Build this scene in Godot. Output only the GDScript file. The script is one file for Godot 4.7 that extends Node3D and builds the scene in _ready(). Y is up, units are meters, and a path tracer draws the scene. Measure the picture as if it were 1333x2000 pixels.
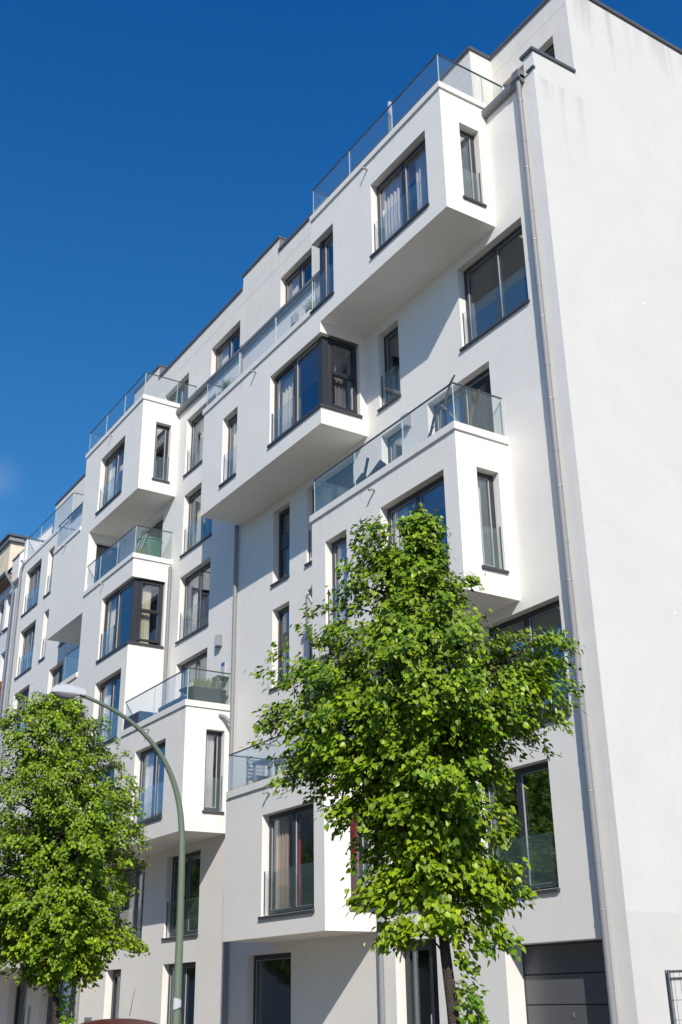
extends Node3D

const B := 1.385                     # how far the bays stand out from the facade
const WISP := Vector3(-0.8935, 0.3945, -0.2145)   # where the thin cloud hangs
var M := {}                          # materials
var building: Node3D
var rng := RandomNumberGenerator.new()
var names := {}
var stains: SurfaceTool

# ------------------------------------------------------------------ helpers
func numbered(called: String) -> String:
	var k: int = names.get(called, 0)
	names[called] = k + 1
	return called if k == 0 else "%s_%03d" % [called, k]

func tag(o: Node, label := "", category := "", group := "", kind := "") -> Node:
	if label != "": o.set_meta("label", label)
	if category != "": o.set_meta("category", category)
	if group != "": o.set_meta("group", group)
	if kind != "": o.set_meta("kind", kind)
	return o

func thing(called: String, label: String, category: String, at := Vector3.ZERO, turn := 0.0, group := "") -> Node3D:
	var o := Node3D.new()
	o.name = numbered(called)
	add_child(o, true)
	o.position = at
	o.rotation.y = turn
	tag(o, label, category, group)
	return o

func mb() -> SurfaceTool:
	var st := SurfaceTool.new()
	st.begin(Mesh.PRIMITIVE_TRIANGLES)
	return st

func put(called: String, st: SurfaceTool, mat: Material, parent: Node = null, at := Vector3.ZERO) -> MeshInstance3D:
	var o := MeshInstance3D.new()
	o.mesh = st.commit()
	o.material_override = mat
	return place(called, o, parent, at)

func place(called: String, o: MeshInstance3D, parent: Node = null, at := Vector3.ZERO) -> MeshInstance3D:
	if parent == null:
		o.name = numbered(called)
		add_child(o, true)
	else:
		o.name = called
		var k := 0
		while parent.has_node(NodePath(o.name)):
			k += 1
			o.name = "%s_%03d" % [called, k]
		parent.add_child(o, true)
	o.position = at
	return o

func tri(st: SurfaceTool, a: Vector3, b: Vector3, c: Vector3, n: Vector3) -> void:
	st.set_normal(n)
	if (b - a).cross(c - a).dot(n) > 0.0:
		var t := b
		b = c
		c = t
	st.add_vertex(a); st.add_vertex(b); st.add_vertex(c)

func quad(st: SurfaceTool, a: Vector3, b: Vector3, c: Vector3, d: Vector3, n: Vector3) -> void:
	tri(st, a, b, c, n)
	tri(st, a, c, d, n)

func box(st: SurfaceTool, lo: Vector3, hi: Vector3) -> void:
	quad(st, Vector3(lo.x, lo.y, hi.z), Vector3(hi.x, lo.y, hi.z), Vector3(hi.x, hi.y, hi.z), Vector3(lo.x, hi.y, hi.z), Vector3(0, 0, 1))
	quad(st, Vector3(lo.x, lo.y, lo.z), Vector3(hi.x, lo.y, lo.z), Vector3(hi.x, hi.y, lo.z), Vector3(lo.x, hi.y, lo.z), Vector3(0, 0, -1))
	quad(st, Vector3(hi.x, lo.y, lo.z), Vector3(hi.x, lo.y, hi.z), Vector3(hi.x, hi.y, hi.z), Vector3(hi.x, hi.y, lo.z), Vector3(1, 0, 0))
	quad(st, Vector3(lo.x, lo.y, lo.z), Vector3(lo.x, lo.y, hi.z), Vector3(lo.x, hi.y, hi.z), Vector3(lo.x, hi.y, lo.z), Vector3(-1, 0, 0))
	quad(st, Vector3(lo.x, hi.y, lo.z), Vector3(hi.x, hi.y, lo.z), Vector3(hi.x, hi.y, hi.z), Vector3(lo.x, hi.y, hi.z), Vector3(0, 1, 0))
	quad(st, Vector3(lo.x, lo.y, lo.z), Vector3(hi.x, lo.y, lo.z), Vector3(hi.x, lo.y, hi.z), Vector3(lo.x, lo.y, hi.z), Vector3(0, -1, 0))

func bx(x0: float, y0: float, z0: float, x1: float, y1: float, z1: float) -> SurfaceTool:
	var st := mb()
	box(st, Vector3(minf(x0, x1), minf(y0, y1), minf(z0, z1)), Vector3(maxf(x0, x1), maxf(y0, y1), maxf(z0, z1)))
	return st

# a rectangular ring in the xy plane (a window frame), one closed body
func ring(x0: float, y0: float, x1: float, y1: float, w: float, z0: float, z1: float) -> SurfaceTool:
	var st := mb()
	var o := [Vector2(x0, y0), Vector2(x1, y0), Vector2(x1, y1), Vector2(x0, y1)]
	var i := [Vector2(x0 + w, y0 + w), Vector2(x1 - w, y0 + w), Vector2(x1 - w, y1 - w), Vector2(x0 + w, y1 - w)]
	for k in 4:
		var l := (k + 1) % 4
		for s in [[z1, 1.0], [z0, -1.0]]:
			quad(st, v3(o[k], s[0]), v3(o[l], s[0]), v3(i[l], s[0]), v3(i[k], s[0]), Vector3(0, 0, s[1]))
		var e: Vector2 = (o[l] - o[k]).normalized()
		quad(st, v3(o[k], z0), v3(o[l], z0), v3(o[l], z1), v3(o[k], z1), Vector3(e.y, -e.x, 0))
		quad(st, v3(i[k], z0), v3(i[l], z0), v3(i[l], z1), v3(i[k], z1), Vector3(-e.y, e.x, 0))
	return st

func v3(p: Vector2, z: float) -> Vector3:
	return Vector3(p.x, p.y, z)

# a tube along points with one radius per point, smooth, capped
func tube(st: SurfaceTool, pts: Array, radii: Array, sides := 10) -> void:
	var rings := []
	var side := Vector3.ZERO
	for k in pts.size():
		var d: Vector3 = (pts[mini(k + 1, pts.size() - 1)] - pts[maxi(k - 1, 0)]).normalized()
		if side == Vector3.ZERO:
			side = d.cross(Vector3(0.31, 0.2, 0.93)).normalized()
		else:
			side = (side - d * side.dot(d)).normalized()
		var other := d.cross(side)
		var r := []
		for s in sides:
			var a := TAU * s / sides
			var n := side * cos(a) + other * sin(a)
			r.append([pts[k] + n * radii[k], n])
		rings.append(r)
	for k in pts.size() - 1:
		for s in sides:
			var t := (s + 1) % sides
			var q := [rings[k][s], rings[k][t], rings[k + 1][t], rings[k + 1][s]]
			for ix in [[0, 1, 2], [0, 2, 3]]:
				var a: Array = q[ix[0]]
				var b: Array = q[ix[1]]
				var c: Array = q[ix[2]]
				if (b[0] - a[0]).cross(c[0] - a[0]).dot(a[1] + b[1] + c[1]) > 0:
					var h = b
					b = c
					c = h
				for v in [a, b, c]:
					st.set_normal(v[1])
					st.add_vertex(v[0])
	for e in [0, pts.size() - 1]:
		var n: Vector3 = (pts[e] - pts[1 if e == 0 else e - 1]).normalized()
		for s in range(1, sides - 1):
			tri(st, rings[e][0][0], rings[e][s][0], rings[e][s + 1][0], n)

# a body of revolution round y: profile of (radius, height)
func lathe(st: SurfaceTool, prof: Array, sides := 20, at := Vector3.ZERO) -> void:
	for k in prof.size() - 1:
		var p: Vector2 = prof[k]
		var q: Vector2 = prof[k + 1]
		var sl := Vector2(q.y - p.y, p.x - q.x).normalized()
		for s in sides:
			var a := TAU * s / sides
			var b := TAU * (s + 1) / sides
			var va := Vector3(cos(a), 0, sin(a))
			var vb := Vector3(cos(b), 0, sin(b))
			var na := Vector3(va.x * sl.x, sl.y, va.z * sl.x)
			var nb := Vector3(vb.x * sl.x, sl.y, vb.z * sl.x)
			var c := [[at + va * p.x + Vector3.UP * p.y, na], [at + vb * p.x + Vector3.UP * p.y, nb], [at + vb * q.x + Vector3.UP * q.y, nb], [at + va * q.x + Vector3.UP * q.y, na]]
			for ix in [[0, 1, 2], [0, 2, 3]]:
				var t := [c[ix[0]], c[ix[1]], c[ix[2]]]
				var cr: Vector3 = (t[1][0] - t[0][0]).cross(t[2][0] - t[0][0])
				if cr.length_squared() < 1e-14: continue
				if cr.dot(na + nb) > 0: t = [t[0], t[2], t[1]]
				for v in t:
					st.set_normal(v[1])
					st.add_vertex(v[0])

# a flat wall made of filled rectangles with openings cut out. o: origin, eu/ev: its two directions, n: outward
# fills: [u0, u1, v0, v1]; holes: [u0, u1, v0, v1, depth of the reveal (0: none), skip: letters l r t b of reveals left out]
func sheet(st: SurfaceTool, o: Vector3, eu: Vector3, ev: Vector3, n: Vector3, fills: Array, holes: Array) -> void:
	var us := []
	var vs := []
	for f in fills + holes:
		for k in 2:
			us.append(snappedf(f[k], 0.001))
			vs.append(snappedf(f[k + 2], 0.001))
	us = unique(us)
	vs = unique(vs)
	for j in vs.size() - 1:
		var run := -1
		for i in us.size():
			var on := false
			if i < us.size() - 1:
				var cu: float = (us[i] + us[i + 1]) / 2
				var cv: float = (vs[j] + vs[j + 1]) / 2
				on = inside(fills, cu, cv) and not inside(holes, cu, cv)
			if on and run < 0: run = i
			elif not on and run >= 0:
				quad(st, o + eu * us[run] + ev * vs[j], o + eu * us[i] + ev * vs[j], o + eu * us[i] + ev * vs[j + 1], o + eu * us[run] + ev * vs[j + 1], n)
				run = -1
	for h in holes:
		if h.size() < 5 or h[4] <= 0: continue
		var d: Vector3 = -n * h[4]
		var skip: String = h[5] if h.size() > 5 else ""
		var p := [o + eu * h[0] + ev * h[2], o + eu * h[1] + ev * h[2], o + eu * h[1] + ev * h[3], o + eu * h[0] + ev * h[3]]
		if not skip.contains("b"): quad(st, p[0], p[1], p[1] + d, p[0] + d, ev)
		if not skip.contains("r"): quad(st, p[1], p[2], p[2] + d, p[1] + d, -eu)
		if not skip.contains("t"): quad(st, p[2], p[3], p[3] + d, p[2] + d, -ev)
		if not skip.contains("l"): quad(st, p[3], p[0], p[0] + d, p[3] + d, eu)

func unique(a: Array) -> Array:
	a.sort()
	var r := []
	for x in a:
		if r.is_empty() or x - r[-1] > 0.0005: r.append(x)
	return r

func inside(rects: Array, u: float, v: float) -> bool:
	for f in rects:
		if u > f[0] and u < f[1] and v > f[2] and v < f[3]: return true
	return false

# bays: a union of rectangles pushed out from z = 0 to z = B; sides: openings in their side faces [x, facing, z0, z1, y0, y1, depth, skip]
func bay(rects: Array, holes: Array, sides: Array) -> void:
	var st := mb()
	sheet(st, Vector3(0, 0, B), Vector3.RIGHT, Vector3.UP, Vector3.BACK, rects, holes)
	var us := []
	var vs := []
	for f in rects:
		for k in 2:
			us.append(f[k])
			vs.append(f[k + 2])
	us = unique(us)
	vs = unique(vs)
	var full := func(i: int, j: int) -> bool:
		return i >= 0 and j >= 0 and i < us.size() - 1 and j < vs.size() - 1 and inside(rects, (us[i] + us[i + 1]) / 2, (vs[j] + vs[j + 1]) / 2)
	for i in us.size():
		for s in [1, -1]:
			var from := -1
			for j in vs.size():
				var edge: bool = j < vs.size() - 1 and full.call(i - 1, j) != full.call(i, j) and full.call(i - 1 if s == 1 else i, j)
				if edge and from < 0: from = j
				elif not edge and from >= 0:
					var hs := []
					for h in sides:
						if absf(h[0] - us[i]) < 0.01 and h[1] == s and h[4] > vs[from] - 0.01 and h[5] < vs[j] + 0.01:
							hs.append([h[2], h[3], h[4], h[5], h[6], h[7]])
					sheet(st, Vector3(us[i], 0, 0), Vector3.BACK, Vector3.UP, Vector3(s, 0, 0), [[0.0, B, vs[from], vs[j]]], hs)
					from = -1
	for j in vs.size():
		for s in [1, -1]:
			var from := -1
			for i in us.size():
				var edge: bool = i < us.size() - 1 and full.call(i, j - 1) != full.call(i, j) and full.call(i, j - 1 if s == 1 else j)
				if edge and from < 0: from = i
				elif not edge and from >= 0:
					quad(st, Vector3(us[from], vs[j], 0), Vector3(us[i], vs[j], 0), Vector3(us[i], vs[j], B), Vector3(us[from], vs[j], B), Vector3(0, s, 0))
					from = -1
	put("bay", st, M.plaster, building)

# ------------------------------------------------------------------ materials
func grain(seed_: int, blotch: float, streak: float, fine: float, base: Color, size := 512) -> ImageTexture:
	var a := FastNoiseLite.new()
	a.seed = seed_; a.frequency = 1.0; a.fractal_octaves = 4
	var im := Image.create(size, size, true, Image.FORMAT_RGB8)
	var tw := TAU / size
	for y in size:
		var cy := cos(y * tw)
		var sy := sin(y * tw)
		for x in size:
			var cx := cos(x * tw)
			var sx := sin(x * tw)
			var v := 1.0
			if blotch > 0: v += blotch * a.get_noise_3d(cx * 1.1 + cy * 1.3, sx * 1.1 + 7.0, sy * 1.3)
			if streak > 0: v += streak * a.get_noise_3d(cx * 7.0 + 31.0, sx * 7.0, cy * 0.5 + sy * 0.35)
			if fine > 0: v += fine * rng.randf_range(-1.0, 1.0)
			im.set_pixel(x, y, Color(base.r * v, base.g * v, base.b * v))
	im.generate_mipmaps()
	return ImageTexture.create_from_image(im)

func bumps(seed_: int, freq: float, strength: float) -> NoiseTexture2D:
	var n := FastNoiseLite.new()
	n.seed = seed_; n.frequency = freq; n.fractal_octaves = 3
	var t := NoiseTexture2D.new()
	t.width = 256; t.height = 256; t.seamless = true; t.as_normal_map = true; t.bump_strength = strength; t.noise = n
	return t

func plain(c: Color, rough := 0.6, metal := 0.0) -> StandardMaterial3D:
	var m := StandardMaterial3D.new()
	m.albedo_color = c.linear_to_srgb()
	m.roughness = rough
	m.metallic = metal
	return m

func textured(tex: Texture2D, metres: float, rough := 0.9) -> StandardMaterial3D:
	var m := StandardMaterial3D.new()
	m.albedo_texture = tex
	m.roughness = rough
	m.uv1_triplanar = true
	m.uv1_world_triplanar = true
	m.uv1_scale = Vector3.ONE / metres
	return m

func glass(c: Color, a: float) -> StandardMaterial3D:
	var m := plain(c, 0.02)
	m.albedo_color.a = a
	m.transparency = BaseMaterial3D.TRANSPARENCY_ALPHA
	m.metallic_specular = 0.5
	return m

func make_materials() -> void:
	M.plaster = textured(grain(3, 0.016, 0.009, 0.012, Color(0.913, 0.903, 0.88)), 7.3)
	M.gable = textured(grain(11, 0.018, 0.008, 0.014, Color(0.832, 0.826, 0.81)), 9.7)
	M.gable_low = textured(grain(12, 0.02, 0.008, 0.012, Color(0.81, 0.802, 0.784)), 6.1)
	M.corner = textured(grain(13, 0.02, 0.02, 0.015, Color(0.898, 0.89, 0.87)), 5.3)
	M.attic = textured(grain(14, 0.025, 0.03, 0.012, Color(0.89, 0.872, 0.84)), 6.7)
	M.coping = textured(grain(15, 0.02, 0.02, 0.015, Color(0.892, 0.886, 0.868)), 2.3)
	M.frame = plain(Color(0.034, 0.036, 0.046), 0.38)
	M.sill = plain(Color(0.055, 0.055, 0.062), 0.45)
	M.panel = plain(Color(0.05, 0.052, 0.062), 0.4)
	M.flashing = plain(Color(0.10, 0.105, 0.115), 0.45)
	M.zinc = plain(Color(0.24, 0.247, 0.262), 0.55)
	M.zinc_dark = plain(Color(0.16, 0.168, 0.18), 0.5)
	M.rail = plain(Color(0.06, 0.065, 0.075), 0.4)
	M.steel = plain(Color(0.36, 0.37, 0.385), 0.5, 0.3)
	# coated double glazing: an even share of mirror over clear glass
	M.window_glass = plain(Color(0.74, 0.84, 0.95), 0.015, 1.0)
	M.window_glass.albedo_color.a = 0.17
	M.window_glass.transparency = BaseMaterial3D.TRANSPARENCY_ALPHA
	var white := Image.create(4, 4, false, Image.FORMAT_RGBA8)
	white.fill(Color.WHITE)
	M.window_glass.albedo_texture = ImageTexture.create_from_image(white)
	M.guard_glass = glass(Color(0.22, 0.34, 0.35), 0.085)
	M.guard_glass.metallic_specular = 0.45
	M.net = plain(Color(0.025, 0.024, 0.028), 0.7)
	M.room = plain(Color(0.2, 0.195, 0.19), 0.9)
	M.floor = plain(Color(0.14, 0.10, 0.07), 0.6)
	M.sheer = plain(Color(0.74, 0.74, 0.72), 0.9)
	M.sheer.backlight_enabled = true
	M.sheer.backlight = Color(0.6, 0.6, 0.6)
	M.cream = plain(Color(0.72, 0.70, 0.56), 0.9)
	M.cream.backlight_enabled = true
	M.cream.backlight = Color(0.4, 0.4, 0.35)
	M.grey_cloth = plain(Color(0.2, 0.2, 0.21), 0.9)
	M.beige_cloth = plain(Color(0.45, 0.35, 0.27), 0.9)
	M.red_cloth = plain(Color(0.28, 0.03, 0.035), 0.9)
	M.asphalt = textured(grain(21, 0.2, 0.0, 0.25, Color(0.26, 0.25, 0.24)), 3.0, 0.95)
	M.paving = textured(grain(22, 0.12, 0.0, 0.1, Color(0.57, 0.54, 0.49)), 3.0, 0.95)
	M.kerb = textured(grain(23, 0.12, 0.0, 0.15, Color(0.6, 0.59, 0.58)), 1.0, 0.9)
	M.earth = textured(grain(24, 0.2, 0.0, 0.2, Color(0.45, 0.42, 0.36)), 4.0, 1.0)
	M.bark = textured(grain(25, 0.35, 0.3, 0.25, Color(0.26, 0.23, 0.20), 256), 0.5, 0.95)
	M.bark.normal_enabled = true
	M.bark.normal_texture = bumps(8, 0.05, 12.0)
	M.mast = plain(Color(0.14, 0.185, 0.13), 0.5)
	M.lamp_white = plain(Color(0.5, 0.52, 0.55), 0.4)
	M.lamp_bowl = plain(Color(0.20, 0.20, 0.21), 0.15)

# ------------------------------------------------------------------ windows
# at: lower left corner of the opening seen from outside, in the wall's plane; right: the direction of its width
# lay: list of sash widths (shares); opts: guard, depth, transom
func window(at: Vector3, right: Vector3, w: float, h: float, lay: Array, opts := {}) -> MeshInstance3D:
	var d: float = opts.get("depth", 0.19)
	var st := ring(-0.015, -0.015, w + 0.015, h + 0.015, 0.07, -d - 0.08, -d)
	var o := put("window", st, M.frame, building)
	o.transform = Transform3D(Basis(right, Vector3.UP, right.cross(Vector3.UP)), at)
	var x := 0.05
	var inner := w - 0.1
	for k in lay.size():
		var ww: float = inner * lay[k]
		put("sash", ring(x + 0.004, 0.054, x + ww - 0.004, h - 0.054, 0.066 if ww > 0.8 else 0.055, -d - 0.07, -d + 0.015), M.frame, o)
		var p := 0.05
		if opts.has("stair"):
			# a fixed panel between an upper and a lower pane
			put("pane", bx(x + p, 0.1, -d - 0.045, x + ww - p, h * 0.46, -d - 0.021), M.window_glass, o)
			put("pane", bx(x + p, h * 0.68, -d - 0.045, x + ww - p, h - 0.1, -d - 0.021), M.window_glass, o)
			put("spandrel_panel", bx(x + p, h * 0.46, -d - 0.06, x + ww - p, h * 0.68, -d - 0.004), M.panel, o)
		else:
			put("pane", bx(x + p, 0.1, -d - 0.045, x + ww - p, h - 0.1, -d - 0.021), opts.get("net", M.window_glass) if k == lay.size() - 1 else M.window_glass, o)
			put("pane_seal", ring(x + p + 0.012, 0.11, x + ww - p - 0.012, h - 0.11, 0.022, -d - 0.02, -d - 0.002), M.sash_edge, o)
		x += ww
	if opts.get("sill", true):
		var sl := mb()
		var out := 0.055
		var y := -0.012
		quad(sl, Vector3(-0.05, y + 0.022, -d), Vector3(w + 0.03, y + 0.022, -d), Vector3(w + 0.03, y, out), Vector3(-0.05, y, out), Vector3.UP)
		quad(sl, Vector3(-0.05, y, out), Vector3(w + 0.03, y, out), Vector3(w + 0.03, y - 0.055, out), Vector3(-0.05, y - 0.055, out), Vector3.BACK)
		quad(sl, Vector3(-0.05, y - 0.055, out), Vector3(w + 0.03, y - 0.055, out), Vector3(w + 0.03, y - 0.055, 0.004), Vector3(-0.05, y - 0.055, 0.004), Vector3.DOWN)
		for e in [-0.05, w + 0.03]:
			quad(sl, Vector3(e, y, out), Vector3(e, y - 0.055, out), Vector3(e, y - 0.055, 0.004), Vector3(e, y, 0.004), Vector3(signf(e), 0, 0))
		put("sill", sl, M.sill, o)
		for e in [-0.02, w + 0.005]:
			streak(o.transform, e, -0.07, (0.34 if at.z > 1.0 or right.z < -0.5 else 0.62) * rng.randf_range(0.5, 1.0), rng.randf_range(0.02, 0.05))
	if opts.get("guard", true):
		put("guard_panel", bx(0.012, 0.035, -0.085, w - 0.012, opts.get("guard_h", 0.97), -0.069), M.guard_glass, o)
		for e in [0.0, w - 0.02]:
			put("guard_clamp", bx(e + 0.004, 0.03, -0.092, e + 0.016, 0.975, -0.062), M.rail, o)
	return o

func facade_window(x0: float, x1: float, y0: float, y1: float, z: float, lay: Array, opts := {}) -> MeshInstance3D:
	return window(Vector3(x0, y0, z), Vector3.RIGHT, x1 - x0, y1 - y0, lay, opts)

# the corner windows: a front pane group and a side pane group that meet in one post
func corner_window(x0: float, xr: float, z0: float, y0: float, y1: float) -> void:
	var d := 0.13
	var h := y1 - y0
	var st := mb()
	var o := put("corner_window", bx(xr - d - 0.17, y0, B - d - 0.17, xr - d, y1, B - d), M.frame, building)
	var mid := x0 + (xr - x0) * 0.44
	var xe := xr - d - 0.17
	put("frame", ring(x0, y0, xe + 0.01, y1, 0.07, B - d - 0.09, B - d - 0.01), M.frame, o)
	put("sash", ring(x0 + 0.05, y0 + 0.05, mid - 0.01, y1 - 0.05, 0.07, B - d - 0.08, B - d + 0.012), M.frame, o)
	put("mullion", bx(mid - 0.01, y0 + 0.07, B - d - 0.1, mid + 0.06, y1 - 0.07, B - d + 0.002), M.frame, o)
	put("pane", bx(x0 + 0.1, y0 + 0.1, B - d - 0.05, mid - 0.06, y1 - 0.1, B - d - 0.026), M.window_glass, o)
	put("pane", bx(mid + 0.05, y0 + 0.06, B - d - 0.056, xe + 0.01, y1 - 0.06, B - d - 0.032), M.window_glass, o)
	put("pane_seal", ring(mid + 0.06, y0 + 0.07, xe, y1 - 0.07, 0.03, B - d - 0.03, B - d - 0.011), M.sash_edge, o)
	# the side that faces right: a tilting sash above, a fixed pane below
	var ze := B - d - 0.17
	var s := put("side_frame", ring(-ze - 0.01, 0, -z0, h, 0.075, -d - 0.09, -d - 0.01), M.frame, o)
	s.transform = Transform3D(Basis(Vector3(0, 0, -1), Vector3.UP, Vector3.RIGHT), Vector3(xr, y0, 0))
	for q in [[0.06, 0.53, 0.065, 0.012], [0.515, 0.975, 0.07, 0.025]]:
		s = put("sash", ring(-ze + 0.05, h * q[0], -z0 - 0.06, h * q[1], q[2], -d - 0.08, -d + q[3]), M.frame, o)
		s.transform = Transform3D(Basis(Vector3(0, 0, -1), Vector3.UP, Vector3.RIGHT), Vector3(xr, y0, 0))
		put("pane", bx(xr - d - 0.05, y0 + h * q[0] + 0.05, z0 + 0.1, xr - d - 0.026, y0 + h * q[1] - 0.05, ze - 0.09), M.window_glass, o)
	# one bent sill, and the guard before the opening leaf
	var sl := mb()
	var e := 0.05
	box(sl, Vector3(x0 - 0.04, y0 - 0.06, B - d), Vector3(xr + e, y0 + 0.01, B + e))
	box(sl, Vector3(xr - d, y0 - 0.06, z0 - 0.03), Vector3(xr + e, y0 + 0.01, B - d))
	put("sill", sl, M.sill, o)
	put("guard_panel", bx(x0 + 0.012, y0 + 0.035, B - 0.085, mid - 0.02, y0 + 0.97, B - 0.069), M.guard_glass, o)
	put("guard_clamp", bx(x0, y0 + 0.02, B - 0.1, x0 + 0.02, y0 + 0.985, B - 0.055), M.rail, o)
	put("guard_clamp", bx(mid - 0.02, y0 + 0.02, B - 0.1, mid, y0 + 0.985, B - 0.055), M.rail, o)

# a faint run of dirt down a wall, 3 mm proud of it, fading out below
func streak(t: Transform3D, x: float, y: float, len_: float, w: float) -> void:
	var n := 7
	var dark := rng.randf_range(0.05, 0.13)
	var px := x
	var pw := w
	for k in n:
		var nx := px + rng.randf_range(-0.006, 0.006)
		var nw := w * (1.0 - 0.5 * float(k + 1) / n) * rng.randf_range(0.8, 1.2)
		var y0 := y - len_ * k / n
		var y1 := y - len_ * (k + 1) / n
		var a0 := dark * (1.0 - float(k) / n)
		var a1 := dark * (1.0 - float(k + 1) / n)
		for s in [-1.0, 1.0]:
			var q := [[px, y0, a0], [px + s * pw, y0, 0.0], [nx + s * nw, y1, 0.0], [nx, y1, a1]]
			for ix in ([[0, 1, 2], [0, 2, 3]] if s > 0 else [[0, 2, 1], [0, 3, 2]]):
				for i in ix:
					stains.set_color(Color(0.16, 0.15, 0.13, q[i][2]))
					stains.set_normal(t.basis.z)
					stains.add_vertex(t * Vector3(q[i][0], q[i][1], 0.003))
		px = nx
		pw = nw

# glass balustrade along a polyline of (x, z), one panel per leg
func balustrade(pts: Array, y0: float, y1: float) -> void:
	var o: Node3D = null
	var rails := mb()
	for k in pts.size() - 1:
		var a: Vector2 = pts[k]
		var b: Vector2 = pts[k + 1]
		var e := (b - a).normalized()
		var len_ := a.distance_to(b)
		var st := bx(0.012, y0, -0.009, len_ - 0.012, y1, 0.009)
		var basis_ := Basis(Vector3(e.x, 0, e.y), Vector3.UP, Vector3(e.x, 0, e.y).cross(Vector3.UP))
		if o == null:
			o = Node3D.new()
			o.name = "balustrade"
			var n := 0
			while building.has_node(NodePath(o.name)):
				n += 1
				o.name = "balustrade_%03d" % n
			building.add_child(o, true)
		var p := put("glass_panel", st, M.guard_glass, o)
		p.transform = Transform3D(basis_, Vector3(a.x, 0, a.y))
		var q := put("panel_edge", bx(len_ - 0.012, y0, -0.01, len_ + 0.002, y1, 0.01), M.pale_edge, o)
		q.transform = p.transform
		var r := put("top_rail", bx(-0.012, y1, -0.016, len_ + 0.012, y1 + 0.026, 0.016), M.rail, o)
		r.transform = p.transform

# stone coping on a bay's edge: along the front, and back along the sides named in sides ("l", "r")
func coping(x0: float, x1: float, y: float, sides: String) -> void:
	for k in int((x1 - x0) * 3.0):
		streak(Transform3D(Basis(), Vector3(rng.randf_range(x0 + 0.1, x1 - 0.1), y, B)), 0, 0.0, rng.randf_range(0.15, 0.62), rng.randf_range(0.02, 0.09))
	if sides.contains("r"):
		for k in 5: streak(Transform3D(Basis(Vector3(0, 0, -1), Vector3.UP, Vector3.RIGHT), Vector3(x1, y, rng.randf_range(0.1, B - 0.1))), 0, 0.0, rng.randf_range(0.15, 0.62), rng.randf_range(0.02, 0.08))
	var st := mb()
	var e := 0.045
	var w := 0.3
	var h := 0.17
	box(st, Vector3(x0 - (e if sides.contains("l") else 0.0), y + 0.004, B - w), Vector3(x1 + (e if sides.contains("r") else 0.0), y + h, B + e))
	if sides.contains("l"): box(st, Vector3(x0 - e, y + 0.004, 0.002), Vector3(x0 - e + w, y + h, B - w))
	if sides.contains("r"): box(st, Vector3(x1 + e - w, y + 0.004, 0.002), Vector3(x1 + e, y + h, B - w))
	put("coping", st, M.coping, building)

func downpipe(x: float, z: float, y0: float, y1: float, head := Vector3.INF, r := 0.06) -> void:
	var st := mb()
	var pts := [Vector3(x, y0, z), Vector3(x, y1, z)]
	if head != Vector3.INF: pts.append_array([Vector3(x, y1 + 0.08, z).lerp(head, 0.25), head])
	var rad := []
	for p in pts: rad.append(r)
	tube(st, pts, rad, 14)
	var o := put("downpipe", st, M.zinc, building)
	var y := y0 + 1.05
	while y < y1:
		var c := mb()
		tube(c, [Vector3(x, y, z), Vector3(x, y + 0.022, z)], [r + 0.008, r + 0.008], 14)
		put("pipe_clip", c, M.steel, o)
		var sl := mb()
		tube(sl, [Vector3(x, y + 0.75, z), Vector3(x, y + 0.83, z)], [r + 0.004, r + 0.004], 14)
		put("pipe_sleeve", sl, M.zinc, o)
		y += 1.93

func spout(x: float, y: float) -> void:
	var st := mb()
	tube(st, [Vector3(x, y, B - 0.05), Vector3(x, y, B + 0.13), Vector3(x, y - 0.035, B + 0.165)], [0.028, 0.028, 0.028], 10)
	put("rain_spout", st, M.steel, building)

func wall_lamp(x: float, y: float) -> void:
	var o := put("wall_lamp", bx(x - 0.13, y - 0.17, 0.0, x + 0.13, y + 0.17, 0.13), M.zinc, building)
	put("lamp_cover", bx(x - 0.11, y - 0.15, 0.13, x + 0.11, y + 0.15, 0.145), M.lamp_white, o)

# hanging cloth: a folded sheet from (0,0) to (w,h), its folds running down
func curtain(label: String, at: Vector3, right: Vector3, w: float, h: float, folds: int, mat: Material) -> void:
	var st := mb()
	var n := folds * 6
	var dep := 0.035
	var prof := []
	for k in n + 1:
		var t := float(k) / n
		prof.append(Vector2(t * w, dep * sin(t * folds * TAU) + dep * 0.4 * sin(t * folds * 2.3 * TAU + 1.0)))
	var rows := [0.0, 0.55, 0.93, 1.0]
	for k in n:
		for j in rows.size() - 1:
			var c := []
			for q in [[k, j], [k + 1, j], [k + 1, j + 1], [k, j + 1]]:
				var p: Vector2 = prof[q[0]]
				var y: float = rows[q[1]]
				var pinch := 1.0 - 0.06 * sin(y * PI)
				c.append(Vector3(p.x * pinch, y * h, p.y * (1.2 - 0.5 * y)))
			var nn: Vector3 = (c[1] - c[0]).cross(c[3] - c[0]).normalized()
			if nn.z < 0: nn = -nn
			quad(st, c[0], c[1], c[2], c[3], nn)
	var o := put("curtain", st, mat)
	o.transform = Transform3D(Basis(right, Vector3.UP, right.cross(Vector3.UP)), at)
	tag(o, label, "curtain", "curtains behind the apartment windows")

func hsill(n: int) -> float: return 3.44 + 2.963 * (n - 1)
func htop(n: int) -> float: return 5.69 + 2.944 * (n - 1)
func lvl(n: int) -> float: return 3.01 + 2.946 * (n - 1)

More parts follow.
